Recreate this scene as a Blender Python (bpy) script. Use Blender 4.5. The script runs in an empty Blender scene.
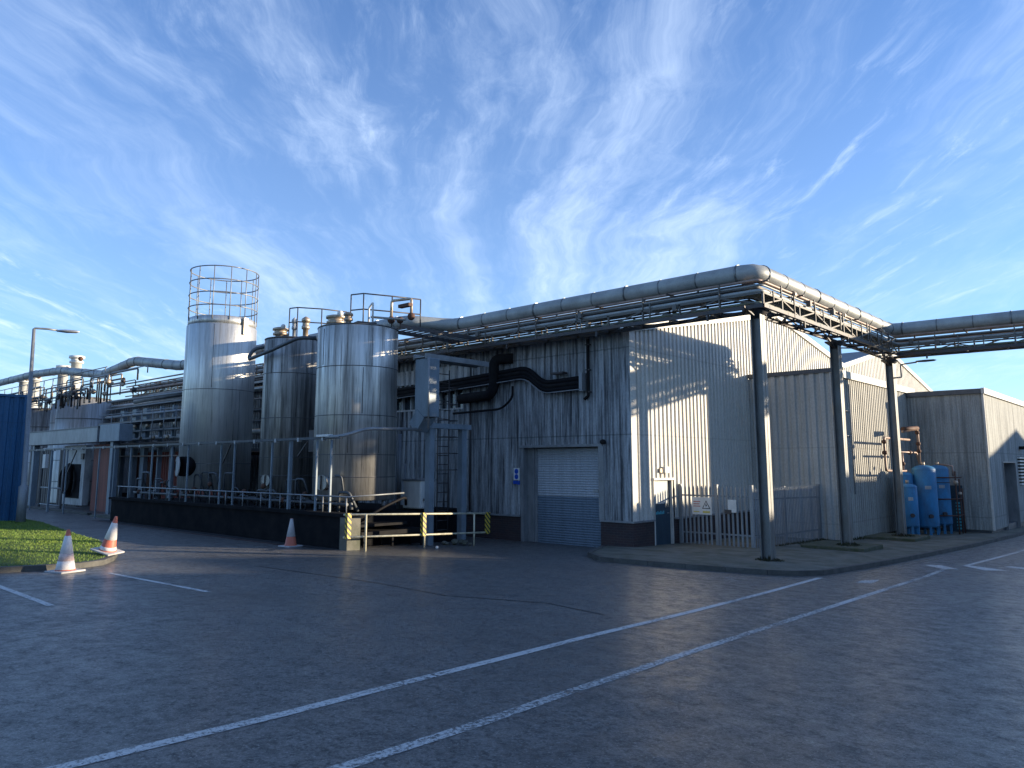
import bpy, math, random
from mathutils import Vector, Matrix
random.seed(7)
R = math.radians
scn = bpy.context.scene
COL = scn.collection

# ------------------------------------------------------------------ materials
def newmat(name):
    m = bpy.data.materials.new(name); m.use_nodes = True
    nt = m.node_tree; b = nt.nodes['Principled BSDF']
    return m, nt, b

def N(nt, t, **kw):
    n = nt.nodes.new(t)
    for k, v in kw.items():
        if k in n.inputs.keys(): n.inputs[k].default_value = v
        else: setattr(n, k, v)
    return n

def noise(nt, scale, vec_scale=(1, 1, 1), detail=5, rough=.6, dist=0.):
    tc = N(nt, 'ShaderNodeTexCoord'); mp = N(nt, 'ShaderNodeMapping'); mp.inputs['Scale'].default_value = vec_scale
    nt.links.new(tc.outputs['Object'], mp.inputs['Vector'])
    n = N(nt, 'ShaderNodeTexNoise'); n.inputs['Scale'].default_value = scale
    n.inputs['Detail'].default_value = detail; n.inputs['Roughness'].default_value = rough; n.inputs['Distortion'].default_value = dist
    nt.links.new(mp.outputs[0], n.inputs['Vector'])
    return n.outputs['Fac']

def ramp(nt, fac, stops):
    r = N(nt, 'ShaderNodeValToRGB'); e = r.color_ramp.elements
    while len(e) < len(stops): e.new(.5)
    for i, (p, c) in enumerate(stops):
        e[i].position = p; e[i].color = (c[0], c[1], c[2], 1) if hasattr(c, '__len__') else (c, c, c, 1)
    nt.links.new(fac, r.inputs[0]); return r.outputs[0]

def mix(nt, fac, a, b, mode='MIX'):
    m = N(nt, 'ShaderNodeMix', data_type='RGBA', blend_type=mode)
    for s, v in ((m.inputs[0], fac), (m.inputs[6], a), (m.inputs[7], b)):
        if hasattr(v, 'links'): nt.links.new(v, s)
        elif hasattr(v, '__len__'): s.default_value = (v[0], v[1], v[2], 1)
        else: s.default_value = v
    return m.outputs[2]

def bump(nt, b, fac, strength=.3, dist=.02):
    n = N(nt, 'ShaderNodeBump'); n.inputs['Strength'].default_value = strength; n.inputs['Distance'].default_value = dist
    nt.links.new(fac, n.inputs['Height']); nt.links.new(n.outputs[0], b.inputs['Normal'])

def plain(name, c, rough=.6, metal=0., dirt=.35, scale=3., vs=(1, 1, .4), dirtcol=None, spec=.4, bmp=.0):
    m, nt, b = newmat(name)
    f = noise(nt, scale, vs, 6, .65)
    d = dirtcol or tuple(x * .45 for x in c)
    col = mix(nt, ramp(nt, f, [(.38, 0), (.72, dirt * 1.6 if dirt * 1.6 < 1 else 1)]), c, d)
    f2 = noise(nt, 40, (1, 1, 1), 2)
    col = mix(nt, .12, col, ramp(nt, f2, [(.3, 0.0), (.7, 1.0)]), 'OVERLAY')
    nt.links.new(col, b.inputs['Base Color'])
    b.inputs['Roughness'].default_value = rough; b.inputs['Metallic'].default_value = metal
    b.inputs['Specular IOR Level'].default_value = spec
    if bmp: bump(nt, b, f2, bmp, .01)
    return m

def cladding(name, c, dark, amount, rough=.5, stain_scale=1.6):
    """painted profiled sheet with vertical run-off staining"""
    m, nt, b = newmat(name)
    s1 = noise(nt, stain_scale, (3.2, 3.2, .16), 8, .7)
    s2 = noise(nt, 7., (2.5, 2.5, .10), 6, .7)
    big = noise(nt, .35, (1, 1, 1.2), 4, .6)
    k1 = ramp(nt, s1, [(.44, 0), (.66, amount)])
    k2 = ramp(nt, s2, [(.50, 0), (.68, amount)])
    base = mix(nt, ramp(nt, big, [(.35, 0), (.7, .55)]), c, tuple(x * .72 for x in c))
    a = mix(nt, k1, base, dark)
    a = mix(nt, k2, a, dark)
    tcz = N(nt, 'ShaderNodeTexCoord'); spz = N(nt, 'ShaderNodeSeparateXYZ'); nt.links.new(tcz.outputs['Object'], spz.inputs[0])
    dv = N(nt, 'ShaderNodeMath', operation='MULTIPLY_ADD'); nt.links.new(spz.outputs[2], dv.inputs[0]); dv.inputs[1].default_value = 1 / 2.65; dv.inputs[2].default_value = -.28
    fr_ = N(nt, 'ShaderNodeMath', operation='FRACT'); nt.links.new(dv.outputs[0], fr_.inputs[0])
    a = mix(nt, ramp(nt, fr_.outputs[0], [(.0, .0), (.978, .0), (.984, .45), (.992, .45), (1.0, 0)]), a, dark)
    fine = noise(nt, 25, (1, 1, .5), 3)
    a = mix(nt, .15, a, ramp(nt, fine, [(.3, 0), (.7, 1)]), 'OVERLAY')
    nt.links.new(a, b.inputs['Base Color'])
    rr = N(nt, 'ShaderNodeMapRange'); nt.links.new(s1, rr.inputs[0]); rr.inputs[3].default_value = rough - .12; rr.inputs[4].default_value = rough + .2
    nt.links.new(rr.outputs[0], b.inputs['Roughness'])
    b.inputs['Specular IOR Level'].default_value = .4
    bump(nt, b, big, .15, .05)
    return m

def steel(name, c, stain, amount, rough=.32):
    """stainless tank sheet: vertical run marks, slightly wavy"""
    m, nt, b = newmat(name)
    s1 = noise(nt, 1.3, (2.6, 2.6, .13), 8, .7)
    s2 = noise(nt, 8, (2.2, 2.2, .07), 5, .7)
    s3 = noise(nt, 1.1, (1, 1, 1.3), 4, .6)
    k1 = ramp(nt, s1, [(.42, 0), (.64, amount)])
    k2 = ramp(nt, s2, [(.52, 0), (.66, amount * .8)])
    cs = noise(nt, .62, (.02, .02, 1), 0)
    a = mix(nt, ramp(nt, cs, [(.42, 0), (.58, .45)]), c, tuple(x * .6 for x in c))
    a = mix(nt, k1, a, stain); a = mix(nt, k2, a, tuple(x * .5 for x in stain))
    nt.links.new(a, b.inputs['Base Color'])
    b.inputs['Metallic'].default_value = .72
    rr = N(nt, 'ShaderNodeMapRange'); nt.links.new(s1, rr.inputs[0]); rr.inputs[1].default_value = .35; rr.inputs[2].default_value = .7
    rr.inputs[3].default_value = rough; rr.inputs[4].default_value = rough + .28
    nt.links.new(rr.outputs[0], b.inputs['Roughness'])
    bump(nt, b, s3, .35, .05)
    return m

M = {}
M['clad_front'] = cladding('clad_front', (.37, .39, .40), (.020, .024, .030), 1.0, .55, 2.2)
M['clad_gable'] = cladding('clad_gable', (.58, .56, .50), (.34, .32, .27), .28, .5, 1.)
M['clad_annex'] = cladding('clad_annex', (.47, .48, .46), (.28, .28, .25), .35, .5)
M['clad_far'] = cladding('clad_far', (.42, .41, .36), (.22, .21, .18), .7, .6)
M['clad_block'] = cladding('clad_block', (.38, .395, .37), (.13, .14, .135), .8, .65, 1.1)
M['clad_dark'] = cladding('clad_dark', (.13, .12, .11), (.03, .03, .03), .8, .6)
M['trim'] = plain('trim', (.62, .60, .54), .5, 0, .4)
M['trim_dark'] = plain('trim_dark', (.10, .11, .12), .5, 0, .4)
M['roof'] = plain('roof', (.22, .22, .21), .6, 0, .5)
M['shutter'] = cladding('shutter', (.42, .45, .48), (.25, .27, .29), .5, .42)
M['shutter_low'] = cladding('shutter_low', (.16, .21, .26), (.10, .13, .16), .5, .42)
M['door_green'] = plain('door_green', (.035, .07, .10), .35, 0, .4)
M['glass'] = plain('glass', (.02, .03, .04), .08, 0, .2, spec=.8)
M['door_glass'] = plain('door_glass', (.45, .47, .46), .35, 0, .2)
M['white'] = plain('white', (.72, .72, .68), .5, 0, .3)
M['white_dirty'] = plain('white_dirty', (.46, .47, .46), .55, 0, .7)
M['black'] = plain('black', (.010, .010, .012), .8, 0, .4, dirtcol=(.03, .028, .026), spec=.12)
M['rubber'] = plain('rubber', (.008, .008, .010), .7, 0, .2, spec=.15)
M['dark_steel'] = plain('dark_steel', (.05, .055, .062), .5, .3, .5, dirtcol=(.10, .065, .045))
M['rack_steel'] = plain('rack_steel', (.12, .125, .12), .55, .2, .6, dirtcol=(.11, .075, .05))
M['post_steel'] = plain('post_steel', (.19, .20, .20), .5, .4, .6, dirtcol=(.14, .12, .10))
M['galv'] = plain('galv', (.27, .285, .295), .5, .35, .4)
M['lagging'] = plain('lagging', (.37, .385, .37), .5, .15, .45, scale=1.5, vs=(1, 1, 1))
M['pipe_steel'] = plain('pipe_steel', (.28, .285, .27), .5, .3, .5)
M['pipe_copper'] = plain('pipe_copper', (.34, .24, .19), .5, .2, .5)
M['pipe_dark'] = plain('pipe_dark', (.09, .10, .11), .5, .3, .4)
M['pipe_green'] = plain('pipe_green', (.22, .24, .17), .5, .1, .4)
M['band'] = plain('band', (.20, .21, .21), .4, .7, .3)
M['blue_grey'] = plain('blue_grey', (.20, .25, .29), .5, .1, .4)
M['steel_right'] = steel('steel_right', (.66, .64, .59), (.19, .18, .165), .9, .34)
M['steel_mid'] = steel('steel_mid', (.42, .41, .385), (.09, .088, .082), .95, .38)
M['steel_tall'] = steel('steel_tall', (.66, .655, .62), (.34, .33, .31), .7, .32)
M['steel_far'] = steel('steel_far', (.50, .50, .48), (.22, .22, .21), .7, .42)
M['seam'] = plain('seam', (.14, .14, .14), .5, .6, .4)
M['valve'] = plain('valve', (.55, .47, .36), .45, .5, .5, dirtcol=(.25, .15, .09))
M['rust'] = plain('rust', (.12, .06, .04), .75, .1, .6)
M['red_shed'] = cladding('red_shed', (.22, .045, .028), (.08, .025, .02), .7, .55)
M['bluepaint'] = plain('bluepaint', (.045, .24, .46), .5, 0, .6, dirtcol=(.05, .13, .22))
M['container_blue'] = cladding('container_blue', (.015, .10, .22), (.01, .06, .14), .5, .45)
M['sign_blue'] = plain('sign_blue', (.01, .07, .42), .4, 0, .1)
M['sign_cyan'] = plain('sign_cyan', (.08, .42, .50), .4, 0, .1)
M['sign_yellow'] = plain('sign_yellow', (.62, .52, .12), .4, 0, .3)
M['sign_red'] = plain('sign_red', (.45, .12, .09), .4, 0, .2)
M['orange'] = plain('orange', (.55, .15, .09), .5, 0, .3)
M['cone_white'] = plain('cone_white', (.72, .70, .68), .4, 0, .25, scale=8)
M['cone_pale'] = plain('cone_pale', (.70, .52, .46), .5, 0, .4, scale=8)
M['cone_grey'] = plain('cone_grey', (.48, .47, .46), .6, 0, .4)
M['rail_paint'] = plain('rail_paint', (.62, .58, .42), .5, 0, .5, scale=8)
M['concrete'] = plain('concrete', (.15, .145, .12), .85, 0, .62, scale=1.7, vs=(1, 1, 1), bmp=.3, dirtcol=(.045, .055, .03))
M['kerb'] = plain('kerb', (.10, .098, .088), .8, 0, .6, scale=3, vs=(1, 1, 1), bmp=.3)
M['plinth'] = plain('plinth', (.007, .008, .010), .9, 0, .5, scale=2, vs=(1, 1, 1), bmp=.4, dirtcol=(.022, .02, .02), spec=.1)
M['lamp_glass'] = plain('lamp_glass', (.6, .62, .62), .25)
M['alu'] = plain('alu', (.50, .51, .52), .38, .7, .3)
M['leaf'] = plain('leaf', (.035, .045, .018), .7, 0, .6, dirtcol=(.05, .03, .015))

def brickmat():
    m, nt, b = newmat('brick')
    tc = N(nt, 'ShaderNodeTexCoord'); sp = N(nt, 'ShaderNodeSeparateXYZ'); nt.links.new(tc.outputs['Object'], sp.inputs[0])
    ad = N(nt, 'ShaderNodeMath', operation='ADD'); nt.links.new(sp.outputs[0], ad.inputs[0]); nt.links.new(sp.outputs[1], ad.inputs[1])
    cb = N(nt, 'ShaderNodeCombineXYZ'); nt.links.new(ad.outputs[0], cb.inputs[0]); nt.links.new(sp.outputs[2], cb.inputs[1])
    t = N(nt, 'ShaderNodeTexBrick'); nt.links.new(cb.outputs[0], t.inputs['Vector'])
    t.inputs['Color1'].default_value = (.055, .028, .026, 1); t.inputs['Color2'].default_value = (.035, .022, .026, 1)
    t.inputs['Mortar'].default_value = (.07, .065, .06, 1); t.inputs['Scale'].default_value = 1
    t.inputs['Brick Width'].default_value = .225; t.inputs['Row Height'].default_value = .075; t.inputs['Mortar Size'].default_value = .006
    f = noise(nt, 2.2, (1, 1, 1), 5)
    c = mix(nt, ramp(nt, f, [(.4, 0), (.7, .6)]), t.outputs[0], (.018, .016, .018))
    nt.links.new(c, b.inputs['Base Color']); b.inputs['Roughness'].default_value = .75
    bump(nt, b, t.outputs[1], -.4, .01)
    return m
M['brick'] = brickmat()

def asphalt():
    m, nt, b = newmat('asphalt')
    big = noise(nt, .22, (1, 1, 1), 6, .62, .4)
    mid = noise(nt, 1.7, (1, 1, 1), 6, .65)
    trk = noise(nt, .5, (.9, .16, 1), 5, .6, .6)
    fine = noise(nt, 34, (1, 1, 1), 4, .75)
    tc = N(nt, 'ShaderNodeTexCoord')
    v = N(nt, 'ShaderNodeTexVoronoi'); v.inputs['Scale'].default_value = 62; nt.links.new(tc.outputs['Object'], v.inputs['Vector'])
    ag = noise(nt, 15, (1, 1, 1), 6, .8)
    ag2 = noise(nt, 3.2, (1, 1, 1), 5, .7)
    c = mix(nt, ramp(nt, big, [(.32, 0), (.68, 1)]), (.11, .107, .103), (.185, .178, .168))
    c = mix(nt, ramp(nt, mid, [(.42, 0), (.7, .5)]), c, (.082, .080, .078))
    c = mix(nt, ramp(nt, ag2, [(.36, .6), (.52, 0)]), c, (.048, .047, .048))
    c = mix(nt, ramp(nt, ag, [(.40, 1), (.50, 0)]), c, (.020, .020, .022))
    c = mix(nt, .6, c, ramp(nt, v.outputs['Color'], [(.05, .10), (.95, .95)]), 'OVERLAY')
    c = mix(nt, ramp(nt, fine, [(.56, 0), (.68, .8)]), c, (.014, .014, .016))
    sp = noise(nt, 48, (1, 1, 1), 2, .5)
    c = mix(nt, ramp(nt, sp, [(.62, 0), (.70, .7)]), c, (.36, .355, .34))
    cr = N(nt, 'ShaderNodeTexVoronoi'); cr.feature = 'DISTANCE_TO_EDGE'; cr.inputs['Scale'].default_value = .11
    w = N(nt, 'ShaderNodeTexNoise'); w.inputs['Scale'].default_value = 1.3; w.inputs['Detail'].default_value = 5
    nt.links.new(tc.outputs['Object'], w.inputs['Vector'])
    vv = N(nt, 'ShaderNodeVectorMath', operation='MULTIPLY_ADD'); vv.inputs[1].default_value = (.55, .55, 0)
    nt.links.new(w.outputs['Color'], vv.inputs[0]); nt.links.new(tc.outputs['Object'], vv.inputs[2]); nt.links.new(vv.outputs[0], cr.inputs['Vector'])
    c = mix(nt, ramp(nt, cr.outputs[0], [(.0, .7), (.0022, 0)]), c, (.010, .010, .011))
    nt.links.new(c, b.inputs['Base Color'])
    s = mix(nt, .5, ramp(nt, big, [(.35, .0), (.65, 1)]), ramp(nt, trk, [(.35, 0), (.68, 1)]))
    brk = noise(nt, 4.5, (1, 1, 1), 6, .75)
    s = mix(nt, .5, s, ramp(nt, brk, [(.38, 0), (.62, 1)]))
    wet = ramp(nt, s, [(.15, .60), (.75, .12)])
    nt.links.new(wet, b.inputs['Coat Weight']); b.inputs['Coat Roughness'].default_value = .30; b.inputs['Coat IOR'].default_value = 1.4
    rr = N(nt, 'ShaderNodeMapRange'); nt.links.new(s, rr.inputs[0]); rr.inputs[3].default_value = .30; rr.inputs[4].default_value = .62
    nt.links.new(rr.outputs[0], b.inputs['Roughness']); b.inputs['Specular IOR Level'].default_value = .55
    hm = N(nt, 'ShaderNodeMath', operation='ADD'); nt.links.new(ag, hm.inputs[0]); nt.links.new(fine, hm.inputs[1])
    bump(nt, b, hm.outputs[0], 1.0, .03)
    return m
M['asphalt'] = asphalt()

def marking(name, c, lo, hi):
    m, nt, b = newmat(name)
    f = noise(nt, 26, (1, 1, 1), 6, .8); g = noise(nt, .7, (1, 1, 1), 3)
    ad = N(nt, 'ShaderNodeMath', operation='MULTIPLY_ADD'); nt.links.new(g, ad.inputs[0]); ad.inputs[1].default_value = .45; nt.links.new(f, ad.inputs[2])
    k = ramp(nt, ad.outputs[0], [(lo, 0), (hi, 1)])
    col = mix(nt, ramp(nt, noise(nt, 30, (1, 1, 1), 3), [(.35, 0), (.7, .5)]), c, tuple(x * .5 for x in c))
    nt.links.new(col, b.inputs['Base Color']); b.inputs['Roughness'].default_value = .55
    tr = N(nt, 'ShaderNodeBsdfTransparent'); mx = N(nt, 'ShaderNodeMixShader')
    nt.links.new(k, mx.inputs[0]); nt.links.new(b.outputs[0], mx.inputs[1]); nt.links.new(tr.outputs[0], mx.inputs[2])
    nt.links.new(mx.outputs[0], nt.nodes['Material Output'].inputs[0])
    return m
M['paint'] = marking('paint', (.58, .58, .56), .75, .86)
M['paint_worn'] = marking('paint_worn', (.56, .56, .54), .70, .82)
M['paint_faint'] = marking('paint_faint', (.35, .33, .25), .60, .72)

def grassmat():
    m, nt, b = newmat('grass')
    f = noise(nt, 1.4, (1, 1, 1), 5); g = noise(nt, 22, (1, 1, 1), 3)
    c = mix(nt, ramp(nt, f, [(.35, 0), (.7, 1)]), (.10, .19, .02), (.18, .26, .03))
    c = mix(nt, ramp(nt, g, [(.5, 0), (.7, .5)]), c, (.26, .25, .08))
    nt.links.new(c, b.inputs['Base Color']); b.inputs['Roughness'].default_value = .6
    return m
M['grass'] = grassmat()
M['soil'] = plain('soil', (.07, .11, .018), .9, 0, .5)
M['moss'] = plain('moss', (.06, .068, .03), .9, 0, .6, scale=5, vs=(1, 1, 1), dirtcol=(.11, .105, .085), bmp=.4)

def hazard():
    m, nt, b = newmat('hazard_stripe')
    tc = N(nt, 'ShaderNodeTexCoord'); sp = N(nt, 'ShaderNodeSeparateXYZ'); nt.links.new(tc.outputs['Object'], sp.inputs[0])
    a = N(nt, 'ShaderNodeMath', operation='ADD'); nt.links.new(sp.outputs[1], a.inputs[0]); nt.links.new(sp.outputs[2], a.inputs[1])
    a2 = N(nt, 'ShaderNodeMath', operation='ADD'); nt.links.new(a.outputs[0], a2.inputs[0]); nt.links.new(sp.outputs[0], a2.inputs[1])
    d = N(nt, 'ShaderNodeMath', operation='MULTIPLY'); nt.links.new(a2.outputs[0], d.inputs[0]); d.inputs[1].default_value = 7.
    fr = N(nt, 'ShaderNodeMath', operation='FRACT'); nt.links.new(d.outputs[0], fr.inputs[0])
    g = N(nt, 'ShaderNodeMath', operation='GREATER_THAN'); nt.links.new(fr.outputs[0], g.inputs[0]); g.inputs[1].default_value = .5
    nt.links.new(mix(nt, g.outputs[0], (.55, .42, .05), (.02, .02, .02)), b.inputs['Base Color']); b.inputs['Roughness'].default_value = .5
    return m
M['hazard'] = hazard()

# ------------------------------------------------------------------ mesh builder
class MB:
    def __init__(s): s.v = []; s.f = []; s.sm = []
    def face(s, pts, sm=False):
        i = len(s.v); s.v += [tuple(p) for p in pts]; s.f.append(list(range(i, i + len(pts)))); s.sm.append(sm)
    def box(s, a, b):
        x0, y0, z0 = a; x1, y1, z1 = b
        if x0 > x1: x0, x1 = x1, x0
        if y0 > y1: y0, y1 = y1, y0
        if z0 > z1: z0, z1 = z1, z0
        i = len(s.v)
        s.v += [(x0, y0, z0), (x1, y0, z0), (x1, y1, z0), (x0, y1, z0), (x0, y0, z1), (x1, y0, z1), (x1, y1, z1), (x0, y1, z1)]
        for q in ((3, 2, 1, 0), (4, 5, 6, 7), (0, 1, 5, 4), (1, 2, 6, 5), (2, 3, 7, 6), (3, 0, 4, 7)):
            s.f.append([i + k for k in q]); s.sm.append(False)
        return s
    def bar(s, p, q, w, h):
        """rectangular bar from p to q, w horizontal width, h height"""
        p = Vector(p); q = Vector(q); d = (q - p).normalized()
        side = d.cross(Vector((0, 0, 1)))
        if side.length < 1e-4: side = Vector((1, 0, 0))
        side.normalize(); up = side.cross(d)
        i = len(s.v)
        for c in (p, q):
            for a, b_ in ((-1, -1), (1, -1), (1, 1), (-1, 1)):
                s.v.append(tuple(c + side * a * w / 2 + up * b_ * h / 2))
        for k in range(4): s.f.append([i + k, i + (k + 1) % 4, i + 4 + (k + 1) % 4, i + 4 + k]); s.sm.append(False)
        s.f.append([i + 3, i + 2, i + 1, i]); s.f.append([i + 4, i + 5, i + 6, i + 7]); s.sm += [False] * 2
        return s
    def tube(s, pts, r, n=10, caps=True):
        pts = [Vector(p) for p in pts]; i0 = len(s.v)
        rs = r if hasattr(r, '__len__') else [r] * len(pts)
        t0 = (pts[1] - pts[0]).normalized()
        ref = Vector((0, 0, 1)) if abs(t0.z) < .9 else Vector((1, 0, 0))
        u = t0.cross(ref).normalized()
        for k, p in enumerate(pts):
            if k == 0: t = t0
            elif k == len(pts) - 1: t = (pts[k] - pts[k - 1]).normalized()
            else: t = ((pts[k] - pts[k - 1]).normalized() + (pts[k + 1] - pts[k]).normalized()).normalized()
            u = (u - t * u.dot(t)).normalized(); w = t.cross(u)
            for j in range(n):
                a = 2 * math.pi * j / n
                s.v.append(tuple(p + (u * math.cos(a) + w * math.sin(a)) * rs[k]))
        for k in range(len(pts) - 1):
            for j in range(n):
                a = i0 + k * n + j; b = i0 + k * n + (j + 1) % n
                s.f.append([a, b, b + n, a + n]); s.sm.append(True)
        if caps:
            s.f.append([i0 + j for j in range(n)][::-1]); s.f.append([i0 + (len(pts) - 1) * n + j for j in range(n)]); s.sm += [False] * 2
        return s
    def lathe(s, c, prof, n=32, a0=0., a1=2 * math.pi):
        """prof = [(r, z)...] about vertical axis through c"""
        i0 = len(s.v); full = abs(a1 - a0 - 2 * math.pi) < 1e-6
        m = n if full else n + 1
        for r, z in prof:
            for j in range(m):
                a = a0 + (a1 - a0) * j / n
                s.v.append((c[0] + r * math.cos(a), c[1] + r * math.sin(a), c[2] + z))
        for k in range(len(prof) - 1):
            for j in range(n):
                a = i0 + k * m + j; b = i0 + k * m + (j + 1) % m
                s.f.append([a, b, b + m, a + m]); s.sm.append(True)
        return s
    def ring(s, c, R_, r, n=40, m=6, a0=0, a1=2 * math.pi):
        pts = [(c[0] + R_ * math.cos(a0 + (a1 - a0) * k / n), c[1] + R_ * math.sin(a0 + (a1 - a0) * k / n), c[2]) for k in range(n + 1)]
        return s.tube(pts, r, m)
    def blob(s, c, r, n=10, sq=(1, 1, 1)):
        prof = [(r * math.sin(math.pi * k / 6) * sq[0] + 1e-4, -r * math.cos(math.pi * k / 6) * sq[2]) for k in range(7)]
        return s.lathe(c, prof, n)
    def build(s, name, mat, parent=None, kind=None, bevel=0):
        off = Vector((0, 0, 0)); q = parent
        while q is not None: off += q.location; q = q.parent
        me = bpy.data.meshes.new(name)
        me.from_pydata([(v[0] - off.x, v[1] - off.y, v[2] - off.z) for v in s.v], [], s.f)
        me.polygons.foreach_set('use_smooth', s.sm); me.update()
        me.materials.append(M[mat] if isinstance(mat, str) else mat)
        o = bpy.data.objects.new(name, me); COL.objects.link(o)
        if parent: o.parent = parent
        if kind: o['kind'] = kind
        if bevel:
            md = o.modifiers.new('bevel', 'BEVEL'); md.width = bevel; md.segments = 2; md.limit_method = 'ANGLE'
        return o

def build_each(mb, name, mat, parent):
    """one object per connected piece"""
    n = len(mb.v); par = list(range(n))
    def find(a):
        while par[a] != a: par[a] = par[par[a]]; a = par[a]
        return a
    for f in mb.f:
        r = find(f[0])
        for k in f[1:]: par[find(k)] = r
    groups = {}
    for f, sm in zip(mb.f, mb.sm): groups.setdefault(find(f[0]), []).append((f, sm))
    out = []
    for g in groups.values():
        q = MB(); mp = {}
        for f, sm in g:
            for k in f:
                if k not in mp: mp[k] = len(q.v); q.v.append(mb.v[k])
            q.f.append([mp[k] for k in f]); q.sm.append(sm)
        out.append(q.build(name, mat, parent))
    return out

def fillet(pts, r=.3, n=6):
    pts = [Vector(p) for p in pts]; out = [pts[0]]
    for k in range(1, len(pts) - 1):
        a = (pts[k - 1] - pts[k]); b = (pts[k + 1] - pts[k]); d = min(r, a.length * .45, b.length * .45)
        p0 = pts[k] + a.normalized() * d; p1 = pts[k] + b.normalized() * d
        for j in range(n + 1):
            t = j / n; out.append(p0 * (1 - t) ** 2 + pts[k] * 2 * t * (1 - t) + p1 * t * t)
    out.append(pts[-1]); return out

def tag(o, label, cat, group=None):
    o['label'] = label; o['category'] = cat
    if group: o['group'] = group
    return o
def thing(name, label, cat, loc, group=None):
    o = bpy.data.objects.new(name, None); o.empty_display_size = .3; COL.objects.link(o); o.location = loc
    return tag(o, label, cat, group)
def copy_thing(o, loc, rotz, label=None, parent=None):
    c = o.copy(); COL.objects.link(c); c.parent = parent
    if parent is None:
        c.location = loc; c.rotation_euler = (0, 0, rotz)
        if label: c['label'] = label
    for ch in o.children: copy_thing(ch, None, 0, None, c)
    return c
def B(a, b): return MB().box(a, b)

def gz(y):
    if y < -10: return 1.17
    if y < 20: return .75 - .042 * y
    if y < 120: return -.09 - .02 * (y - 20)
    return -2.09

# corrugated sheet wall ------------------------------------------------------
def corr(mb, o, u, n, L, zb, zt, per=.33, dep=.045, holes=(), fl=.30):
    """o start point (x,y), u unit dir, n outward normal, L length, zb/zt floats or functions of s"""
    zbf = zb if callable(zb) else (lambda s: zb); ztf = zt if callable(zt) else (lambda s: zt)
    pr = [(0, 0), (fl, 0), (fl + .13, 1), (.87, 1), (1, 0)]
    k = 0
    while k * per < L - 1e-6:
        for (a, da), (b, db) in zip(pr[:-1], pr[1:]):
            s0 = min(L, (k + a) * per); s1 = min(L, (k + b) * per)
            if s1 - s0 < 1e-5: continue
            m = (s0 + s1) / 2
            iv = [(None, None)]
            cuts = sorted([(h[2], h[3]) for h in holes if h[0] < m < h[1]])
            spans = []; lo = 'b'
            cur = None
            for c0, c1 in cuts: spans.append((cur, c0)); cur = c1
            spans.append((cur, None))
            for c0, c1 in spans:
                za0 = zbf(s0) if c0 is None else c0; za1 = zbf(s1) if c0 is None else c0
                zc0 = ztf(s0) if c1 is None else c1; zc1 = ztf(s1) if c1 is None else c1
                if zc0 - za0 < .01: continue
                P = lambda s_, d_, z_: (o[0] + u[0] * s_ + n[0] * d_ * dep, o[1] + u[1] * s_ + n[1] * d_ * dep, z_)
                mb.face([P(s0, da, za0), P(s1, db, za1), P(s1, db, zc1), P(s0, da, zc0)])
        k += 1
    return mb

# ================================================================== ground
def sheet(pts_rows, name, mat, kind='structure'):
    mb = MB(); n = len(pts_rows[0])
    for r in pts_rows: mb.v += r
    for a in range(len(pts_rows) - 1):
        for b in range(n - 1):
            mb.f.append([a * n + b, a * n + b + 1, (a + 1) * n + b + 1, (a + 1) * n + b]); mb.sm.append(True)
    return mb.build(name, mat, None, kind)
ys = [-600, -200, -60, -20, -10, 0, 5, 10, 15, 20, 25, 30, 40, 60, 90, 120, 250, 700]
sheet([[(x, y, gz(y)) for x in (-700, -200, -80, -40, -20, 0, 20, 60, 200, 700)] for y in ys], 'ground', 'asphalt')

def strip(pts, w, name, mat, dz=.004, seg=1.0):
    mb = MB(); L = []
    for a, b in zip(pts[:-1], pts[1:]):
        a = Vector(a); b = Vector(b); k = max(1, int((b - a).length / seg))
        for j in range(k): L.append(a.lerp(b, j / k))
    L.append(Vector(pts[-1]))
    for i, p in enumerate(L):
        q = L[min(i + 1, len(L) - 1)] - L[max(i - 1, 0)]; nn = Vector((-q.y, q.x)).normalized() * w / 2
        mb.v += [(p.x + nn.x, p.y + nn.y, gz(p.y + nn.y) + dz), (p.x - nn.x, p.y - nn.y, gz(p.y - nn.y) + dz)]
    for i in range(len(L) - 1): mb.f.append([2 * i, 2 * i + 1, 2 * i + 3, 2 * i + 2]); mb.sm.append(False)
    o = mb.build(name, mat, None, 'structure'); return o
strip([(-5.1, -2), (-5.17, 1.74), (-5.24, 3.26), (-5.36, 4.6), (-5.47, 6.09), (-5.58, 7.4), (-5.74, 10.19), (-6.0, 13.5), (-6.32, 16.88)], .115, 'lane_marking', 'paint')
strip([(-4.0, 0), (-4.05, 2.93), (-4.1, 4.2), (-4.19, 5.3), (-4.33, 7.77), (-4.55, 12.32), (-4.78, 17), (-4.99, 21.66)], .115, 'lane_marking', 'paint_worn')
strip([(-14.6, 3.62), (-13.83, 3.61), (-11.5, 3.6)], .1, 'bay_marking', 'paint')
strip([(-14.84, 5.53), (-11.57, 5.8)], .1, 'bay_marking', 'paint')
strip([(-4.79, 22.85), (-4.62, 26.44), (-4.5, 29.63), (-4.4, 46)], .12, 'lane_marking', 'paint')
def poly(pts, name, mat, dz=.004):
    mb = MB(); mb.face([(x, y, gz(y) + dz) for x, y in pts]); return mb.build(name, mat, None, 'structure')
poly([(-5.66, 22.27), (-5.3, 22.54), (-4.69, 21.82), (-5.0, 21.6)], 'chevron_marking', 'paint')
poly([(-4.83, 22.81), (-4.68, 23.06), (-3.79, 22.48), (-4.2, 22.07)], 'chevron_marking', 'paint')
poly([(-4.05, 23.44), (-3.9, 23.71), (-3.26, 23.47), (-3.5, 23.1)], 'chevron_marking', 'paint')
strip([(-6.11, 17.19), (-6.15, 19.66), (-6.05, 21.75), (-5.9, 24.43), (-5.7, 29)], .07, 'edge_marking', 'paint_faint')
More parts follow.
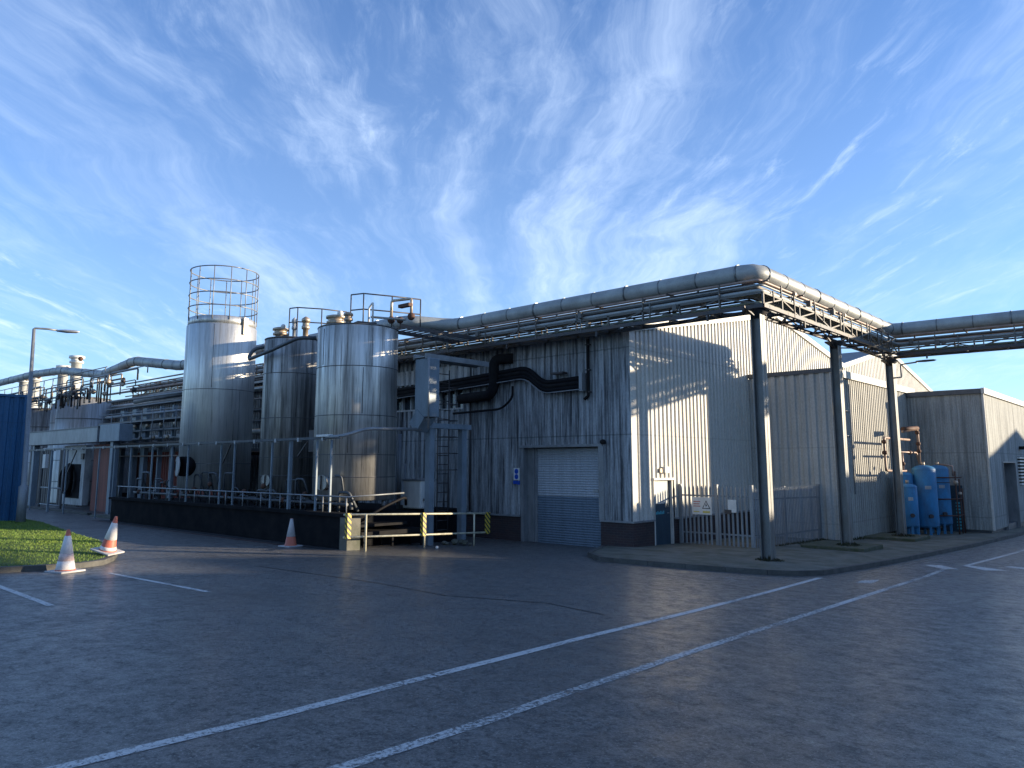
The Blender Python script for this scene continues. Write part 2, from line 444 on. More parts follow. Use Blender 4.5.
strip([(-5.9, 17.18), (-5.95, 19.76), (-5.87, 21.96), (-5.7, 25)], .07, 'edge_marking', 'paint_faint')
poly([(-5.49, 16.57), (-5.56, 17.21), (-5.34, 17.69), (-5.23, 16.8)], 'worn_marking', 'paint_worn')
strip([(-7.67, 15.18), (-7.17, 14.7)], .07, 'worn_marking', 'paint_worn')
# asphalt patches (older darker repairs)
M['patch'] = plain('patch', (.038, .038, .04), .62, 0, .5, scale=6, vs=(1, 1, 1), bmp=.5)
M['tar'] = plain('tar', (.012, .012, .013), .35, 0, .3)
strip([(-14.5, 8.3), (-11.2, 8.6), (-9.1, 8.5), (-7.6, 9.2), (-6.4, 9.0)], .035, 'tar_joint', 'tar')
# pavement on the right with a kerb -----------------------------------------
kerb = [(-13.55, 19.0), (-12.3, 16.6), (-11.18, 15.62), (-10.16, 15.75), (-8.71, 16.0), (-7.3, 16.35), (-6.75, 16.75), (-6.45, 17.5), (-6.4, 19.5), (-6.25, 22), (-6.1, 25), (-5.9, 30), (-5.8, 36), (-5.7, 60)]
def slab_rows(path, inner, dz):
    mb = MB()
    for (a, b), (c, d) in zip(path, inner):
        mb.v += [(a, b, gz(b) + dz), (c, d, gz(d) + dz)]
    for i in range(len(path) - 1): mb.f.append([2 * i, 2 * i + 2, 2 * i + 3, 2 * i + 1]); mb.sm.append(False)
    return mb
kv = [Vector(p) for p in kerb]
inn = []
for i, p in enumerate(kv):
    q = kv[min(i + 1, len(kv) - 1)] - kv[max(i - 1, 0)]; nn = Vector((-q.y, q.x)).normalized() * .13
    inn.append((p.x + nn.x, p.y + nn.y))
mb = slab_rows(kerb, inn, .115)
for i in range(len(kerb) - 1):
    (a, b), (c, d) = kerb[i], kerb[i + 1]
    mb.face([(a, b, gz(b) - .05), (c, d, gz(d) - .05), (c, d, gz(d) + .115), (a, b, gz(b) + .115)])
mb.build('kerb', 'kerb', None, 'structure')
mb = MB(); acc = 0
for i in range(1, len(kv) - 1):
    a, b = kv[i], kv[i + 1]; L_ = (b - a).length; d_ = (b - a).normalized(); nn = Vector((-d_.y, d_.x)); t_ = -acc
    while t_ < L_:
        if t_ > 0:
            p = a + d_ * t_; q = p + nn * .128; o_ = d_ * .006; k_ = -nn * .003
            mb.face([(p.x - o_.x, p.y - o_.y, gz(p.y) + .118), (p.x + o_.x, p.y + o_.y, gz(p.y) + .118), (q.x + o_.x, q.y + o_.y, gz(q.y) + .118), (q.x - o_.x, q.y - o_.y, gz(q.y) + .118)])
            p = p + k_; mb.face([(p.x - o_.x, p.y - o_.y, gz(p.y)), (p.x + o_.x, p.y + o_.y, gz(p.y)), (p.x + o_.x, p.y + o_.y, gz(p.y) + .118), (p.x - o_.x, p.y - o_.y, gz(p.y) + .118)])
        t_ += .915
    acc = .915 - (t_ - L_)
mb.build('kerb_joints', 'tar', None, 'structure')
deep = [(-13.55, 19.4), (-13.3, 19.6), (-12.7, 21), (-12.7, 22), (-12.7, 23.5), (-12.7, 25), (-12.7, 26.5), (-12.7, 28), (-12.7, 30), (-12.7, 32), (-12.7, 34), (-12.7, 38), (-12.7, 44), (-12.7, 60)]
slab_rows(inn, deep, .108).build('pavement', 'concrete', None, 'structure')
# mossy verge between palisade fence and path, and low slabs round the posts
mb = MB(); mb.face([(x, y, gz(y) + .125) for x, y in ((-9.9, 22.4), (-8.9, 22.9), (-8.7, 25.3), (-9.1, 27.3), (-9.9, 27.3))]); mb.build('verge', 'moss', None, 'structure')
for nm, (x0, y0, x1, y1) in (('concrete_pad', (-9.3, 23.4, -7.45, 25.2)), ('concrete_pad', (-9.2, 28.9, -7.5, 30.9))):
    z = gz((y0 + y1) / 2) + .105
    o = tag(B((x0, y0, z - .02), (x1, y1, z + .12)).build(nm, 'moss', None, None, .02),
        'mossy concrete pad round the foot of the ' + ('middle pipe bridge post' if y0 < 26 else 'post by the blue vessels'), 'concrete pad', 'concrete pads under the pipe bridge posts')

# grass island ----------------------------------------------------------------
gi = [(-16.3, -6), (-15.9, 0), (-15.8, 3), (-15.76, 4.7), (-15.85, 5.4), (-16.2, 5.95), (-16.9, 6.4), (-17.9, 6.85), (-19.75, 7.3), (-22.5, 7.65), (-28.5, 8.6), (-45, 9.2), (-62, 9.2)]
gk = [Vector(p) for p in gi]; gin = []
for i, p in enumerate(gk):
    q = gk[min(i + 1, len(gk) - 1)] - gk[max(i - 1, 0)]; nn = Vector((-q.y, q.x)).normalized() * .13; gin.append((p.x + nn.x, p.y + nn.y))
mb = slab_rows(gi, gin, .10)
for i in range(len(gi) - 1):
    (a, b), (c, d) = gi[i], gi[i + 1]
    mb.face([(a, b, gz(b) - .05), (c, d, gz(d) - .05), (c, d, gz(d) + .10), (a, b, gz(b) + .10)])
mb.build('kerb', 'kerb', None, 'structure')
def ghz(x, y): return gz(y) + .09 + .10 * min(1, max(0, (-16.2 - x) / 4))
mb = MB(); inner2 = [(-30, -6), (-30, -3), (-30, 0), (-28, 2), (-27, 3), (-26.5, 3.5), (-26.5, 4), (-27, 4.5), (-28, 5), (-29, 5.5), (-34, 6.5), (-48, 6.5), (-62, 6.5)]
K = 6
for (a, b), (c, d) in zip(gin, inner2):
    for k in range(K + 1):
        t = k / K; x = a + (c - a) * t; y = b + (d - b) * t; mb.v.append((x, y, ghz(x, y)))
for i in range(len(gin) - 1):
    for k in range(K):
        a = i * (K + 1) + k; mb.f.append([a, a + K + 1, a + K + 2, a + 1]); mb.sm.append(True)
mb.build('turf', 'soil', None, 'structure')
mb = MB(); rnd = random.Random(3)
def inside(x, y, P):
    r = False; j = len(P) - 1
    for i in range(len(P)):
        if (P[i][1] > y) != (P[j][1] > y) and x < (P[j][0] - P[i][0]) * (y - P[i][1]) / (P[j][1] - P[i][1]) + P[i][0]: r = not r
        j = i
    return r
PG = gin + [(-62, 2), (-30, -6)]
cnt = 0
while cnt < 60000:
    x = rnd.uniform(-31, -15.8); y = rnd.uniform(2.2, 9.)
    if not inside(x, y, PG): continue
    cnt += 1; z = ghz(x, y) - .01; h = rnd.uniform(.02, .055); a = rnd.uniform(0, 6.28); w = rnd.uniform(.005, .010)
    dx, dy = math.cos(a) * w, math.sin(a) * w; lx, ly = rnd.uniform(-.035, .035), rnd.uniform(-.035, .035)
    mb.v += [(x - dx, y - dy, z), (x + dx, y + dy, z), (x + lx, y + ly, z + h)]; i = len(mb.v) - 3; mb.f.append([i, i + 1, i + 2]); mb.sm.append(False)
o = mb.build('grass', 'grass', None, 'stuff'); o['label'] = 'short bright green grass on the kerbed island beside the cones'; o['category'] = 'grass'

# ================================================================== main warehouse
FY, WX = 19.26, -12.6
wh = thing('warehouse_building', 'large corrugated warehouse with dirty front wall, roller door and sunlit gable wall', 'warehouse', (WX, FY, 0))
XL = -78
# front wall: s measured from XL to WX
def sx(x): return x - XL
holes = [(sx(-16.98), sx(-13.74), -5, 3.02), (sx(-23.7), sx(-22.15), 4.55, 5.3), (sx(-21.0), sx(-19.75), 4.5, 5.22)]
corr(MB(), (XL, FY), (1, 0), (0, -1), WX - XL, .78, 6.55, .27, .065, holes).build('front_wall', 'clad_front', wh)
def gtop(s):
    y = FY + s
    P = [(19.26, 6.55), (30.2, 8.58), (38.0, 7.2), (45.6, 8.83), (58.5, 6.3)]
    for (a, za), (b, zb) in zip(P[:-1], P[1:]):
        if y <= b: return za + (zb - za) * (y - a) / (b - a)
    return 6.3
dh = [(20.42 - FY, 21.62 - FY, -5, 2.03)]
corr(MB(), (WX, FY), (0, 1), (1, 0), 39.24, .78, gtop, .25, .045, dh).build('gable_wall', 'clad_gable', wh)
# brick dwarf wall
mb = MB(); mb.box((XL, FY + .02, -.6), (-16.98, FY + .25, .76)); mb.box((-13.74, FY - .02, -.6), (WX + .02, FY + .25, .76))
mb.box((WX - .25, FY + .25, -.6), (WX + .02, 20.42, .76)); mb.box((WX - .25, 21.62, -.9), (WX + .02, 58.5, .76))
mb.build('brick_base', 'brick', wh)
mb = MB(); mb.box((XL, FY - .085, .74), (-16.99, FY + .03, .80)); mb.box((-13.73, FY - .085, .745), (WX + .09, FY + .0, .80))
mb.box((WX - .02, FY + .001, .745), (WX + .09, 20.4, .80)); mb.box((WX - .02, 21.64, .745), (WX + .09, 58.5, .80)); mb.build('base_flashing', 'galv', wh)
# corner, verge, eaves
B((WX - .22, FY - .075, .80), (WX + .055, FY - .055, 6.55)).build('corner_trim', 'clad_front', wh)
B((WX + .055, FY - .075, .80), (WX + .075, FY + .22, 6.6)).build('corner_trim', 'clad_gable', wh)
mb = MB()
for (a, za), (b, zb) in (((19.2, 6.54), (30.2, 8.58)), ((30.2, 8.58), (38.0, 7.2)), ((38.0, 7.2), (45.6, 8.83)), ((45.6, 8.83), (58.6, 6.3))):
    mb.bar((WX + .04, a, za + .05), (WX + .04, b, zb + .05), .16, .22)
mb.build('verge_trim', 'trim', wh)
mb = MB()
for (a, za), (b, zb) in (((19.2, 6.5), (30.2, 8.58)), ((30.2, 8.58), (38.0, 7.2)), ((38.0, 7.2), (45.6, 8.83)), ((45.6, 8.83), (58.6, 6.3))):
    mb.face([(XL, a, za + .12), (WX + .03, a, za + .12), (WX + .03, b, zb + .12), (XL, b, zb + .12)])
mb.face([(XL, FY, -1), (XL, 58.5, -1), (XL, 58.5, 6.2), (XL, FY, 6.4)]); mb.face([(XL, 58.5, -1), (WX, 58.5, -1), (WX, 58.5, 6.2), (XL, 58.5, 6.2)])
mb.build('roof', 'roof', wh)
B((XL, FY - .2, 6.5), (WX - .25, FY - .06, 6.62)).build('gutter', 'trim_dark', wh)
# roller door (recessed) ------------------------------------------------------
def slats(z0, n):
    q = MB()
    for k in range(n):
        for dz, dy in ((0, .30), (.04, .275), (.072, .30)): q.v += [(-16.5, FY + dy, z0 + k * .078 + dz), (-13.76, FY + dy, z0 + k * .078 + dz)]
    for k in range(3 * n - 1): q.f.append([2 * k, 2 * k + 1, 2 * k + 3, 2 * k + 2]); q.sm.append(False)
    return q
zc = -.2 + 21 * .078
low = slats(-.2, 21); up_ = slats(zc, 20)
door = up_.build('roller_door', 'shutter', wh); low.build('lower_slats', 'shutter_low', door)
B((-14.2, FY + .25, zc + .18), (-14.02, FY + .28, zc + .24)).build('handle', 'white_dirty', door)
mb = MB(); mb.box((-16.6, FY + .26, -.3), (-16.5, FY + .34, 3.0)); mb.box((-13.78, FY + .24, -.3), (-13.74, FY + .34, 3.0)); build_each(mb, 'guide_rail', 'galv', door)
mb = MB(); mb.box((-16.98, FY - .03, -.4), (-16.86, FY + .3, 3.02)); mb.box((-16.86, FY + .22, -.4), (-16.6, FY + .36, 3.02)); mb.build('door_jamb', 'galv', wh)
mb = MB(); mb.box((-17.02, FY - .09, 3.02), (-13.6, FY + .3, 3.10)); mb.build('lintel', 'galv', wh)
B((-13.75, FY - .09, .80), (-13.55, FY + .25, 3.02)).build('door_jamb', 'galv', wh)
B((-16.86, FY + .36, -.4), (-13.7, FY + .5, 3.2)).build('door_backing', 'trim_dark', wh)
# personnel door ----------------------------------------------------------------
pd = B((WX - .12, 20.50, -.1), (WX - .07, 21.52, 1.97)).build('side_door', 'door_green', wh)
B((WX - .068, 20.56, 1.25), (WX - .055, 21.36, 1.95)).build('window', 'door_glass', pd)
mb = MB(); x_ = WX - .062
for k in range(6): mb.box((x_, 20.66 + k * .085, .93), (x_ + .006, 20.715 + k * .085, 1.0 + .03 * (k % 2)))
mb.build('sign', 'sign_cyan', pd)
B((WX - .06, 20.60, .88), (WX - .066, 21.24, 1.07)).build('sign_board', 'door_green', pd)
MB().tube([(WX - .07, 21.38, .95), (WX - .02, 21.38, .95), (WX - .02, 21.27, .95)], .012, 6).build('handle', 'alu', pd)
mb = MB(); mb.box((WX - .15, 20.44, -.2), (WX + .02, 20.50, 2.03)); mb.box((WX - .15, 21.52, -.2), (WX + .02, 21.58, 2.03)); mb.box((WX - .15, 20.36, 1.98), (WX + .09, 21.66, 2.05)); mb.build('door_frame', 'trim', wh)
B((WX - .3, 20.4, -.2), (WX - .16, 21.62, 2.1)).build('door_backing', 'trim_dark', wh)
for (x0, x1, z0, z1) in ((-23.7, -22.15, 4.55, 5.3), (-21.0, -19.75, 4.5, 5.22)):
    w = B((x0, FY + .06, z0), (x1, FY + .12, z1)).build('window', 'glass', wh)
    f = MB(); n = 3
    for k in range(n + 1):
        xx = x0 + (x1 - x0) * k / n; f.box((xx - .03, FY - .07, z0), (xx + .03, FY + .055, z1))
    f.box((x0, FY - .068, z0 - .03), (x1, FY + .05, z0 + .03)); f.box((x0, FY - .068, z1 - .03), (x1, FY + .05, z1 + .03)); f.build('frame', 'white_dirty', w)
# pale replacement sheets high on the front wall
corr(MB(), (-24.4, FY - .06), (1, 0), (0, -1), 5.2, 5.55, 6.1, .33, .05).build('replacement_panel', 'white_dirty', wh)

# ================================================================== annex + blocks
an = thing('annex_building', 'low flat roofed corrugated annex behind the palisade fence', 'annex', (-9.45, 27.4, -.3))
corr(MB(), (WX + .06, 27.4), (1, 0), (0, -1), -9.45 - WX - .06, -.15, 5.75, .36, .07).build('front_wall', 'clad_annex', an)
corr(MB(), (-9.45, 27.4), (0, 1), (1, 0), 10.4, -.18, 5.70, .22, .035).build('side_wall', 'clad_far', an)
mb = MB(); mb.box((WX + .06, 27.30, 5.72), (-9.39, 27.42, 5.87)); mb.build('coping', 'trim_dark', an)
B((-9.43, 27.36, 5.60), (-9.33, 37.6, 5.86)).build('side_coping', 'trim', an)
B((WX + .08, 27.44, 5.66), (-9.45, 37.8, 5.70)).build('roof', 'roof', an)
MB().tube([(-9.38, 27.33, 5.6), (-9.38, 27.33, -.1)], .055, 8).build('downpipe', 'white', an)
B((-9.53, 27.5, -.6), (-9.5, 37.4, -.1)).build('base', 'rust', an)
B((WX + .1, 27.46, -.6), (-9.55, 27.52, -.1)).build('base', 'trim_dark', an)

rb = thing('flat_roof_building', 'grey weathered flat roofed building at the right edge with dark doorway', 'building', (-6.5, 36.5, -.4))
rbh = [(44.0 - 36.5, 46.3 - 36.5, -5, 2.7)]
def plainwall(mb, o, u, n, L, zb, zt, holes=()):
    return corr(mb, o, u, n, L, zb, zt, .12, .008, holes, .5)
plainwall(MB(), (-9.45, 36.5), (1, 0), (0, -1), 2.95, -.2, 5.42).build('front_wall', 'clad_block', rb)
rh = [(39.5 - 36.5, 42.4 - 36.5, -5, 2.55), (43.2 - 36.5, 45.9 - 36.5, 1.5, 2.85)]
plainwall(MB(), (-6.5, 36.5), (0, 1), (1, 0), 25, -.2, 5.42, rh).build('side_wall', 'clad_block', rb)
B((-9.5, 36.40, 5.42), (-6.45, 36.52, 5.62)).build('coping', 'trim_dark', rb)
B((-6.52, 36.38, 5.40), (-6.40, 61.5, 5.64)).build('side_coping', 'trim', rb)
B((-9.5, 36.53, 5.40), (-6.53, 61.5, 5.44)).build('roof', 'roof', rb)
B((-6.53, 36.44, -.2), (-6.45, 36.50, 5.40)).build('corner_trim', 'trim', rb)
B((-9.4, 36.6, -.9), (-6.6, 61.4, -.15)).build('base', 'trim_dark', rb)
mb = MB(); mb.box((-7.6, 39.45, -.6), (-6.46, 39.5, 2.55)); mb.box((-7.6, 42.4, -.6), (-6.46, 42.45, 2.55)); mb.box((-7.6, 39.45, 2.55), (-6.46, 42.45, 2.60)); mb.build('doorway_lining', 'galv', rb)
B((-7.7, 39.4, -.6), (-7.61, 42.5, 2.6)).build('door', 'clad_annex', rb)
lv = MB()
for k in range(9): lv.bar((-6.44, 43.2, 1.55 + k * .155), (-6.44, 45.9, 1.55 + k * .155), .10, .07)
lv.build('louvre', 'white', rb)
B((-6.62, 43.15, 1.45), (-6.56, 45.95, 2.9)).build('louvre_backing', 'black', rb)
ed = B((-8.35, 36.36, -.35), (-7.5, 36.44, 1.6)).build('side_door', 'door_green', rb)
mb = MB()
for k in range(9): mb.box((-7.78, 36.335, -.2 + k * .13), (-7.62, 36.355, -.13 + k * .13))
mb.build('warning_strip', 'sign_cyan', ed)
tag(B((-6.48, 43.9, 3.2), (-6.2, 44.3, 3.35)).build('floodlight', 'black', None), 'small black floodlight above the louvre on the right edge building', 'floodlight')

# unseen sheds added on the right, roofline shaped to shade the yard
sh = thing('shade_shed_row', 'added unseen row of gabled blocks on the right, shaped to shade the yard', 'sheds', (15, 30, 0))
prof = [(-40, 7.0), (34, 7.0), (36, 6.55), (39.0, 7.2), (41.0, 6.9), (41.4, 5.6), (45.4, 5.6), (46, 7.05), (56, 7.1), (59, 7.5), (65, 8.7), (71, 7.4), (76, 8.2), (95, 7.6)]
mb = MB()
for (a, za), (b, zb) in zip(prof[:-1], prof[1:]):
    mb.face([(15, a, -3), (15, b, -3), (15, b, zb), (15, a, za)]); mb.face([(42, a, -3), (42, b, -3), (42, b, zb), (42, a, za)])
mb.face([(15, -40, -3), (42, -40, -3), (42, -40, 7), (15, -40, 7)]); mb.face([(15, 95, -3), (42, 95, -3), (42, 95, 7.6), (15, 95, 7.6)])
mb.build('wall', 'clad_annex', sh)
mb = MB()
for (a, za), (b, zb) in zip(prof[:-1], prof[1:]): mb.face([(14.8, a, za + .02), (14.8, b, zb + .02), (42.2, b, zb + .02), (42.2, a, za + .02)])
mb.build('roof', 'roof', sh)

# ================================================================== pipe bridge
PX, PY, QY = -8.2, 18.55, 30.3
T3 = (math.cos(R(3.1)), math.sin(R(3.1)))
def route(off, z, x0=-47, x1=14.9):
    """path following the bridge, off = metres to the left of travel"""
    ex = PX - off
    ey = QY + off
    L = (x1 - PX)
    return [(x0, PY + off, z), (ex, PY + off, z), (ex, ey + .03 * 0, z), (x1, ey + L * math.tan(R(3.1)), z)]
br = thing('pipe_bridge', 'long steel pipe bridge on tall posts wrapping round the warehouse corner', 'pipe bridge', (PX, PY, .1))
posts = [(PX, 18.6, 6.45), (PX, 24.27, 6.3), (PX, 29.95, 6.3)]
for (x, y, zt) in posts:
    b0 = gz(y) + .1; m = MB()
    m.box((x - .13, y - .012, b0), (x + .13, y + .012, zt)); m.box((x - .13, y - .14, b0), (x - .112, y + .14, zt)); m.box((x + .112, y - .14, b0), (x + .13, y + .14, zt))
    p = m.build('post', 'post_steel', br)
    m = MB(); m.box((x - .24, y - .24, b0), (x + .24, y + .24, b0 + .03)); m.build('base_plate', 'rust', p)
    m = MB(); m.lathe((x, y, zt - .22), [(.12, 0), (.14, .05), (.34, .18), (.34, .22)], 4, R(45), R(405)); m.build('head', 'dark_steel', p)
def along(pts, step):
    out = []
    for a, b in zip(pts[:-1], pts[1:]):
        a = Vector(a); b = Vector(b); n = max(1, round((b - a).length / step))
        for k in range(n): out.append((a.lerp(b, k / n), (b - a).normalized()))
    return out
HW = .34
for off in (-HW, HW):
    pts = route(off, 6.47)
    m = MB()
    for a, b in zip(pts[:-1], pts[1:]): m.bar(a, b, .07, .10)
    m.build('bottom_beam', 'dark_steel', br)
    m = MB(); pts = route(off, 6.80)
    for a, b in zip(pts[:-1], pts[1:]): m.bar(a, b, .05, .05)
    A = along(route(off, 6.50), 1.2)
    for i, (p, d) in enumerate(A):
        m.bar(p, p + Vector((0, 0, .32)), .05, .05)
        if i % 2 == 0: m.bar(p + Vector((0, 0, .30)), p + Vector((0, 0, .68)), .035, .035)
        if i + 1 < len(A) and (A[i + 1][0] - p).length < 2:
            if i % 2: m.bar(p, A[i + 1][0] + Vector((0, 0, .30)), .035, .035)
            else: m.bar(p + Vector((0, 0, .30)), A[i + 1][0], .035, .035)
    m.build('side_truss', 'rack_steel', br)
m = MB(); m2 = MB(); A = along(route(0, 6.47), 1.2)
for i, (p, d) in enumerate(A):
    s_ = Vector((-d.y, d.x, 0))
    m.bar(p - s_ * (HW + .04), p + s_ * (HW + .04), .06, .06)
    if i + 1 < len(A) and (A[i + 1][0] - p).length < 2:
        q = A[i + 1][0]; k = 1 if i % 2 else -1
        m2.bar(p - s_ * HW * k + Vector((0, 0, -.04)), q + s_ * HW * k + Vector((0, 0, -.04)), .04, .04)
    if i % 2 == 0: m.bar(p - s_ * (HW + .02) + Vector((0, 0, .70)), p + s_ * (HW + .02) + Vector((0, 0, .70)), .05, .04)
    if i % 3 == 1: m.bar(p - s_ * HW + Vector((0, 0, -.02)), p - s_ * HW + Vector((0, 0, -.22)), .05, .05)
build_each(m, 'cross_beam', 'dark_steel', br); m2.build('lattice', 'dark_steel', br)
# braces dropping from the beams to the posts
for (x, y, zt) in posts:
    m = MB()
    for s_ in (-1, 1): m.bar((x, y + s_ * .1, zt - .2), (x, y + s_ * .8, 6.42), .05, .05)
    build_each(m, 'knee_brace', 'dark_steel', br)
m = MB(); m.bar((PX, QY - .6, 6.2), (PX, QY - 3.2, 6.42), .04, .04); m.bar((PX, QY - 5.6, 6.15), (PX, QY - 3.2, 6.42), .04, .04)
m.build('sag_rod', 'dark_steel', br)

# big lagged pipe
zP = 7.47
def zoff(pts, dz): return [(p[0], p[1], p[2] + dz) for p in pts]
r3 = route(0, zP)
lp = thing('insulated_pipe', 'thick grey lagged pipe running along the top of the pipe bridge', 'pipe', (PX, PY, 7.1))
path = fillet([(-72, 15.7, 8.4), (-57, 15.7, 8.42), (-51.6, 15.7, 8.22), (-44.8, 15.7, 7.42), (-40.6, 15.7, 7.8), (-35.2, 15.7, 7.08), (-31.5, 15.7, 7.1), (-29, 16.9, 7.45), (-20.3, 16.9, 7.45), (-19.6, PY, 7.45), r3[1], r3[2], r3[3]], .42, 2)
MB().tube(path, .235, 20).build('lagging', 'lagging', lp)
m = MB()
for a, b in zip(path[:-1], path[1:]):
    L = (b - a).length
    if L < 1.0: continue
    n = max(1, int(L / 1.12)); d = (b - a).normalized()
    for k in range(n + 1):
        c = a.lerp(b, (k + .02) / (n + .04)); ww = .03 if k % 3 else .05
        m.tube([c - d * ww / 2, c + d * ww / 2], .243 if k % 3 else .255, 20)
build_each(m, 'band', 'band', lp)

svc = [(.16, 7.19, .03, 'pipe_steel', 'slim bright steel pipe close under the inner side of the thick lagged pipe'),
       (-.17, 7.19, .04, 'pipe_copper', 'reddish pipe clamped under the outer side of the thick lagged pipe'),
       (-.27, 6.88, .05, 'lagging', 'thickest grey pipe on the outer edge of the bridge deck'),
       (-.15, 6.86, .03, 'pipe_dark', 'dark slim pipe beside the outer grey pipe on the bridge deck'),
       (-.04, 6.88, .05, 'pipe_green', 'olive green pipe along the middle of the bridge deck'),
       (.08, 6.86, .03, 'pipe_steel', 'bright bare steel pipe just inside the olive green one'),
       (.19, 6.89, .05, 'lagging', 'grey lagged pipe near the inner edge of the bridge deck'),
       (.30, 6.87, .035, 'pipe_dark', 'black pipe against the inner beam of the bridge deck'),
       (-.30, 7.02, .03, 'pipe_steel', 'thin steel line riding above the outermost grey deck pipe'),
       (-.06, 7.03, .045, 'rack_steel', 'dark grey pipe midway between the deck pipes and the thick lagged pipe'),
       (.22, 7.02, .04, 'pipe_copper', 'thin reddish line above the inner grey deck pipe'),
       (-.18, 6.60, .035, 'pipe_green', 'lower olive pipe slung between the bottom beams on the outer side'),
       (.14, 6.60, .045, 'pipe_dark', 'lower black pipe slung between the bottom beams on the inner side')]
for off, z, r, mt, lab in svc:
    tag(MB().tube(fillet(route(off, z, -48 + 3 * off), .18, 4), r, 10).build('service_pipe', mt), lab, 'pipe', 'service pipes on the pipe bridge')
# clamps/valves on the right wing
for i, y in enumerate((20.6, 24.6, 28.6)):
    t = thing('pipe_clamp', ['rusty clamp nearest the bridge corner, under the lagged pipe', 'rusty clamp above the middle post, under the lagged pipe', 'rusty clamp above the far post, under the lagged pipe'][i], 'clamp', (PX + .17, y, 7.05), 'rusty clamps under the lagged pipe')
    MB().tube([(PX + .17, y - .07, 7.17), (PX + .17, y + .07, 7.17)], .10, 12).build('collar', 'valve', t)
    B((PX + .14, y - .03, 6.95), (PX + .20, y + .03, 7.1)).build('hanger', 'rust', t)

m = MB(); rn = random.Random(21)
for i, (p, d) in enumerate(along(route(0, 6.9), .8)):
    s_ = Vector((-d.y, d.x, 0)); k = rn.choice((-1, 1, -1))
    if rn.random() < .55:
        o_ = p - s_ * (HW + .03) * 1.0 + d * rn.uniform(-.3, .3)
        m.bar(o_ + Vector((0, 0, -rn.uniform(.1, .55))), o_ + Vector((0, 0, rn.uniform(.0, .22))), .035, .035)
    if rn.random() < .22:
        o_ = p - s_ * (HW + .07) + d * rn.uniform(-.3, .3); z_ = rn.uniform(-.35, .1)
        m.box(tuple(o_ + Vector((-.06, -.06, z_))), tuple(o_ + Vector((.06, .06, z_ + .16))))
    if rn.random() < .3:
        o_ = p + s_ * rn.uniform(-.3, .2); m.tube([o_ + Vector((0, 0, -.02)), o_ + Vector((0, 0, .28))], .03, 8)
for o_ in build_each(m, 'bracket', 'rack_steel', br)[100:]: bpy.data.objects.remove(o_)

# street lamp bracketed on the far post
t = thing('bracket_lamp', 'street lamp head on a bent arm bracketed to the far bridge post', 'street lamp', (-8.05, 29.8, 5.6))
MB().tube(fillet([(-8.08, 29.9, 5.62), (-7.8, 29.85, 5.62), (-7.8, 29.8, 6.08), (-7.2, 29.6, 6.1)], .06, 3), .028, 8).build('arm', 'galv', t)
m = MB(); m.lathe((0, 0, 0), [(.01, 0), (.06, .03), (.085, .3), (.07, .6), (.01, .68)], 12)
m.v = [(-7.25 + z_, 29.6 + y_ * 1.2, 6.12 + x_ * .5) for x_, y_, z_ in m.v]; m.build('lamp_head', 'dark_steel', t)

# ================================================================== tanks
def tank(name, label, cx, cy, r, zb, zt, mat, seams, vseams, group='stainless steel storage tanks', dome=.12):
    t = thing(name, label, 'tank', (cx, cy, zb), group)
    MB().lathe((cx, cy, 0), [(r * .96, zb + .03), (r, zb + .05), (r, zt - .03), (r - .02, zt), (r * .5, zt + dome * .8), (.01, zt + dome)], 72).build('shell', mat, t)
    m = MB()
    for z in seams: m.ring((cx, cy, z), r + .002, .012, 72, 6)
    m.build('weld_seam', 'seam', t)
    m = MB()
    for a, z0, z1 in vseams:
        c, s_ = math.cos(R(a)), math.sin(R(a)); m.tube([(cx + (r + .001) * c, cy + (r + .001) * s_, z0), (cx + (r + .001) * c, cy + (r + .001) * s_, z1)], .01, 5)
    build_each(m, 'vertical_seam', 'seam', t)
    for k in range(6):
        a = R(60 * k + 20); c, s_ = math.cos(a), math.sin(a)
        MB().tube([(cx + c * r * .85, cy + s_ * r * .85, zb - .22), (cx + c * r * .85, cy + s_ * r * .85, zb + .06)], .06, 8).build('leg', 'galv', t)
    return t
def flange_stack(t, x, y, z, h, r=.13, name='manhole', mat='valve'):
    m = MB(); m.lathe((x, y, z), [(r, 0), (r, h * .45), (r * 1.5, h * .45), (r * 1.5, h * .58), (r * 1.2, h * .58), (r * 1.25, h * .75), (r * 1.6, h * .75), (r * 1.6, h * .88), (r * .9, h * .95), (.01, h)], 20)
    o = m.build(name, mat, t); return o
def cam_ang(cx, cy): return math.degrees(math.atan2(-cy, -cx))

# right tank
cx, cy, r = -19.1, 14.0, 1.23; ca = cam_ang(cx, cy)
tr = tank('storage_tank', 'rightmost large stained steel tank, with railings and pipework on top', cx, cy, r, 1.4, 6.6, 'steel_right', (2.1, 2.75, 3.9, 5.35), [(ca + 20, 5.35, 6.5), (ca + 33, 2.8, 3.9), (ca + 8, 3.95, 5.3), (ca - 55, 5.4, 6.5), (ca - 10, 2.8, 3.9)])
MB().ring((cx, cy, 6.6), r - .01, .025, 72, 6).build('top_rim', 'seam', tr)
flange_stack(tr, cx - .7, cy - .35, 6.6, .55, .2); o = MB().blob((cx - .35, cy - .45, 7.12), .1, 12).build('float_cap', 'white', tr)
flange_stack(tr, cx + .15, cy - .5, 6.6, .5, .09, 'vent'); MB().tube([(cx + .15, cy - .5, 6.66), (cx + .5, cy - .4, 6.75), (cx + .9, cy, 6.7)], .04, 8).build('top_pipe', 'dark_steel', tr)
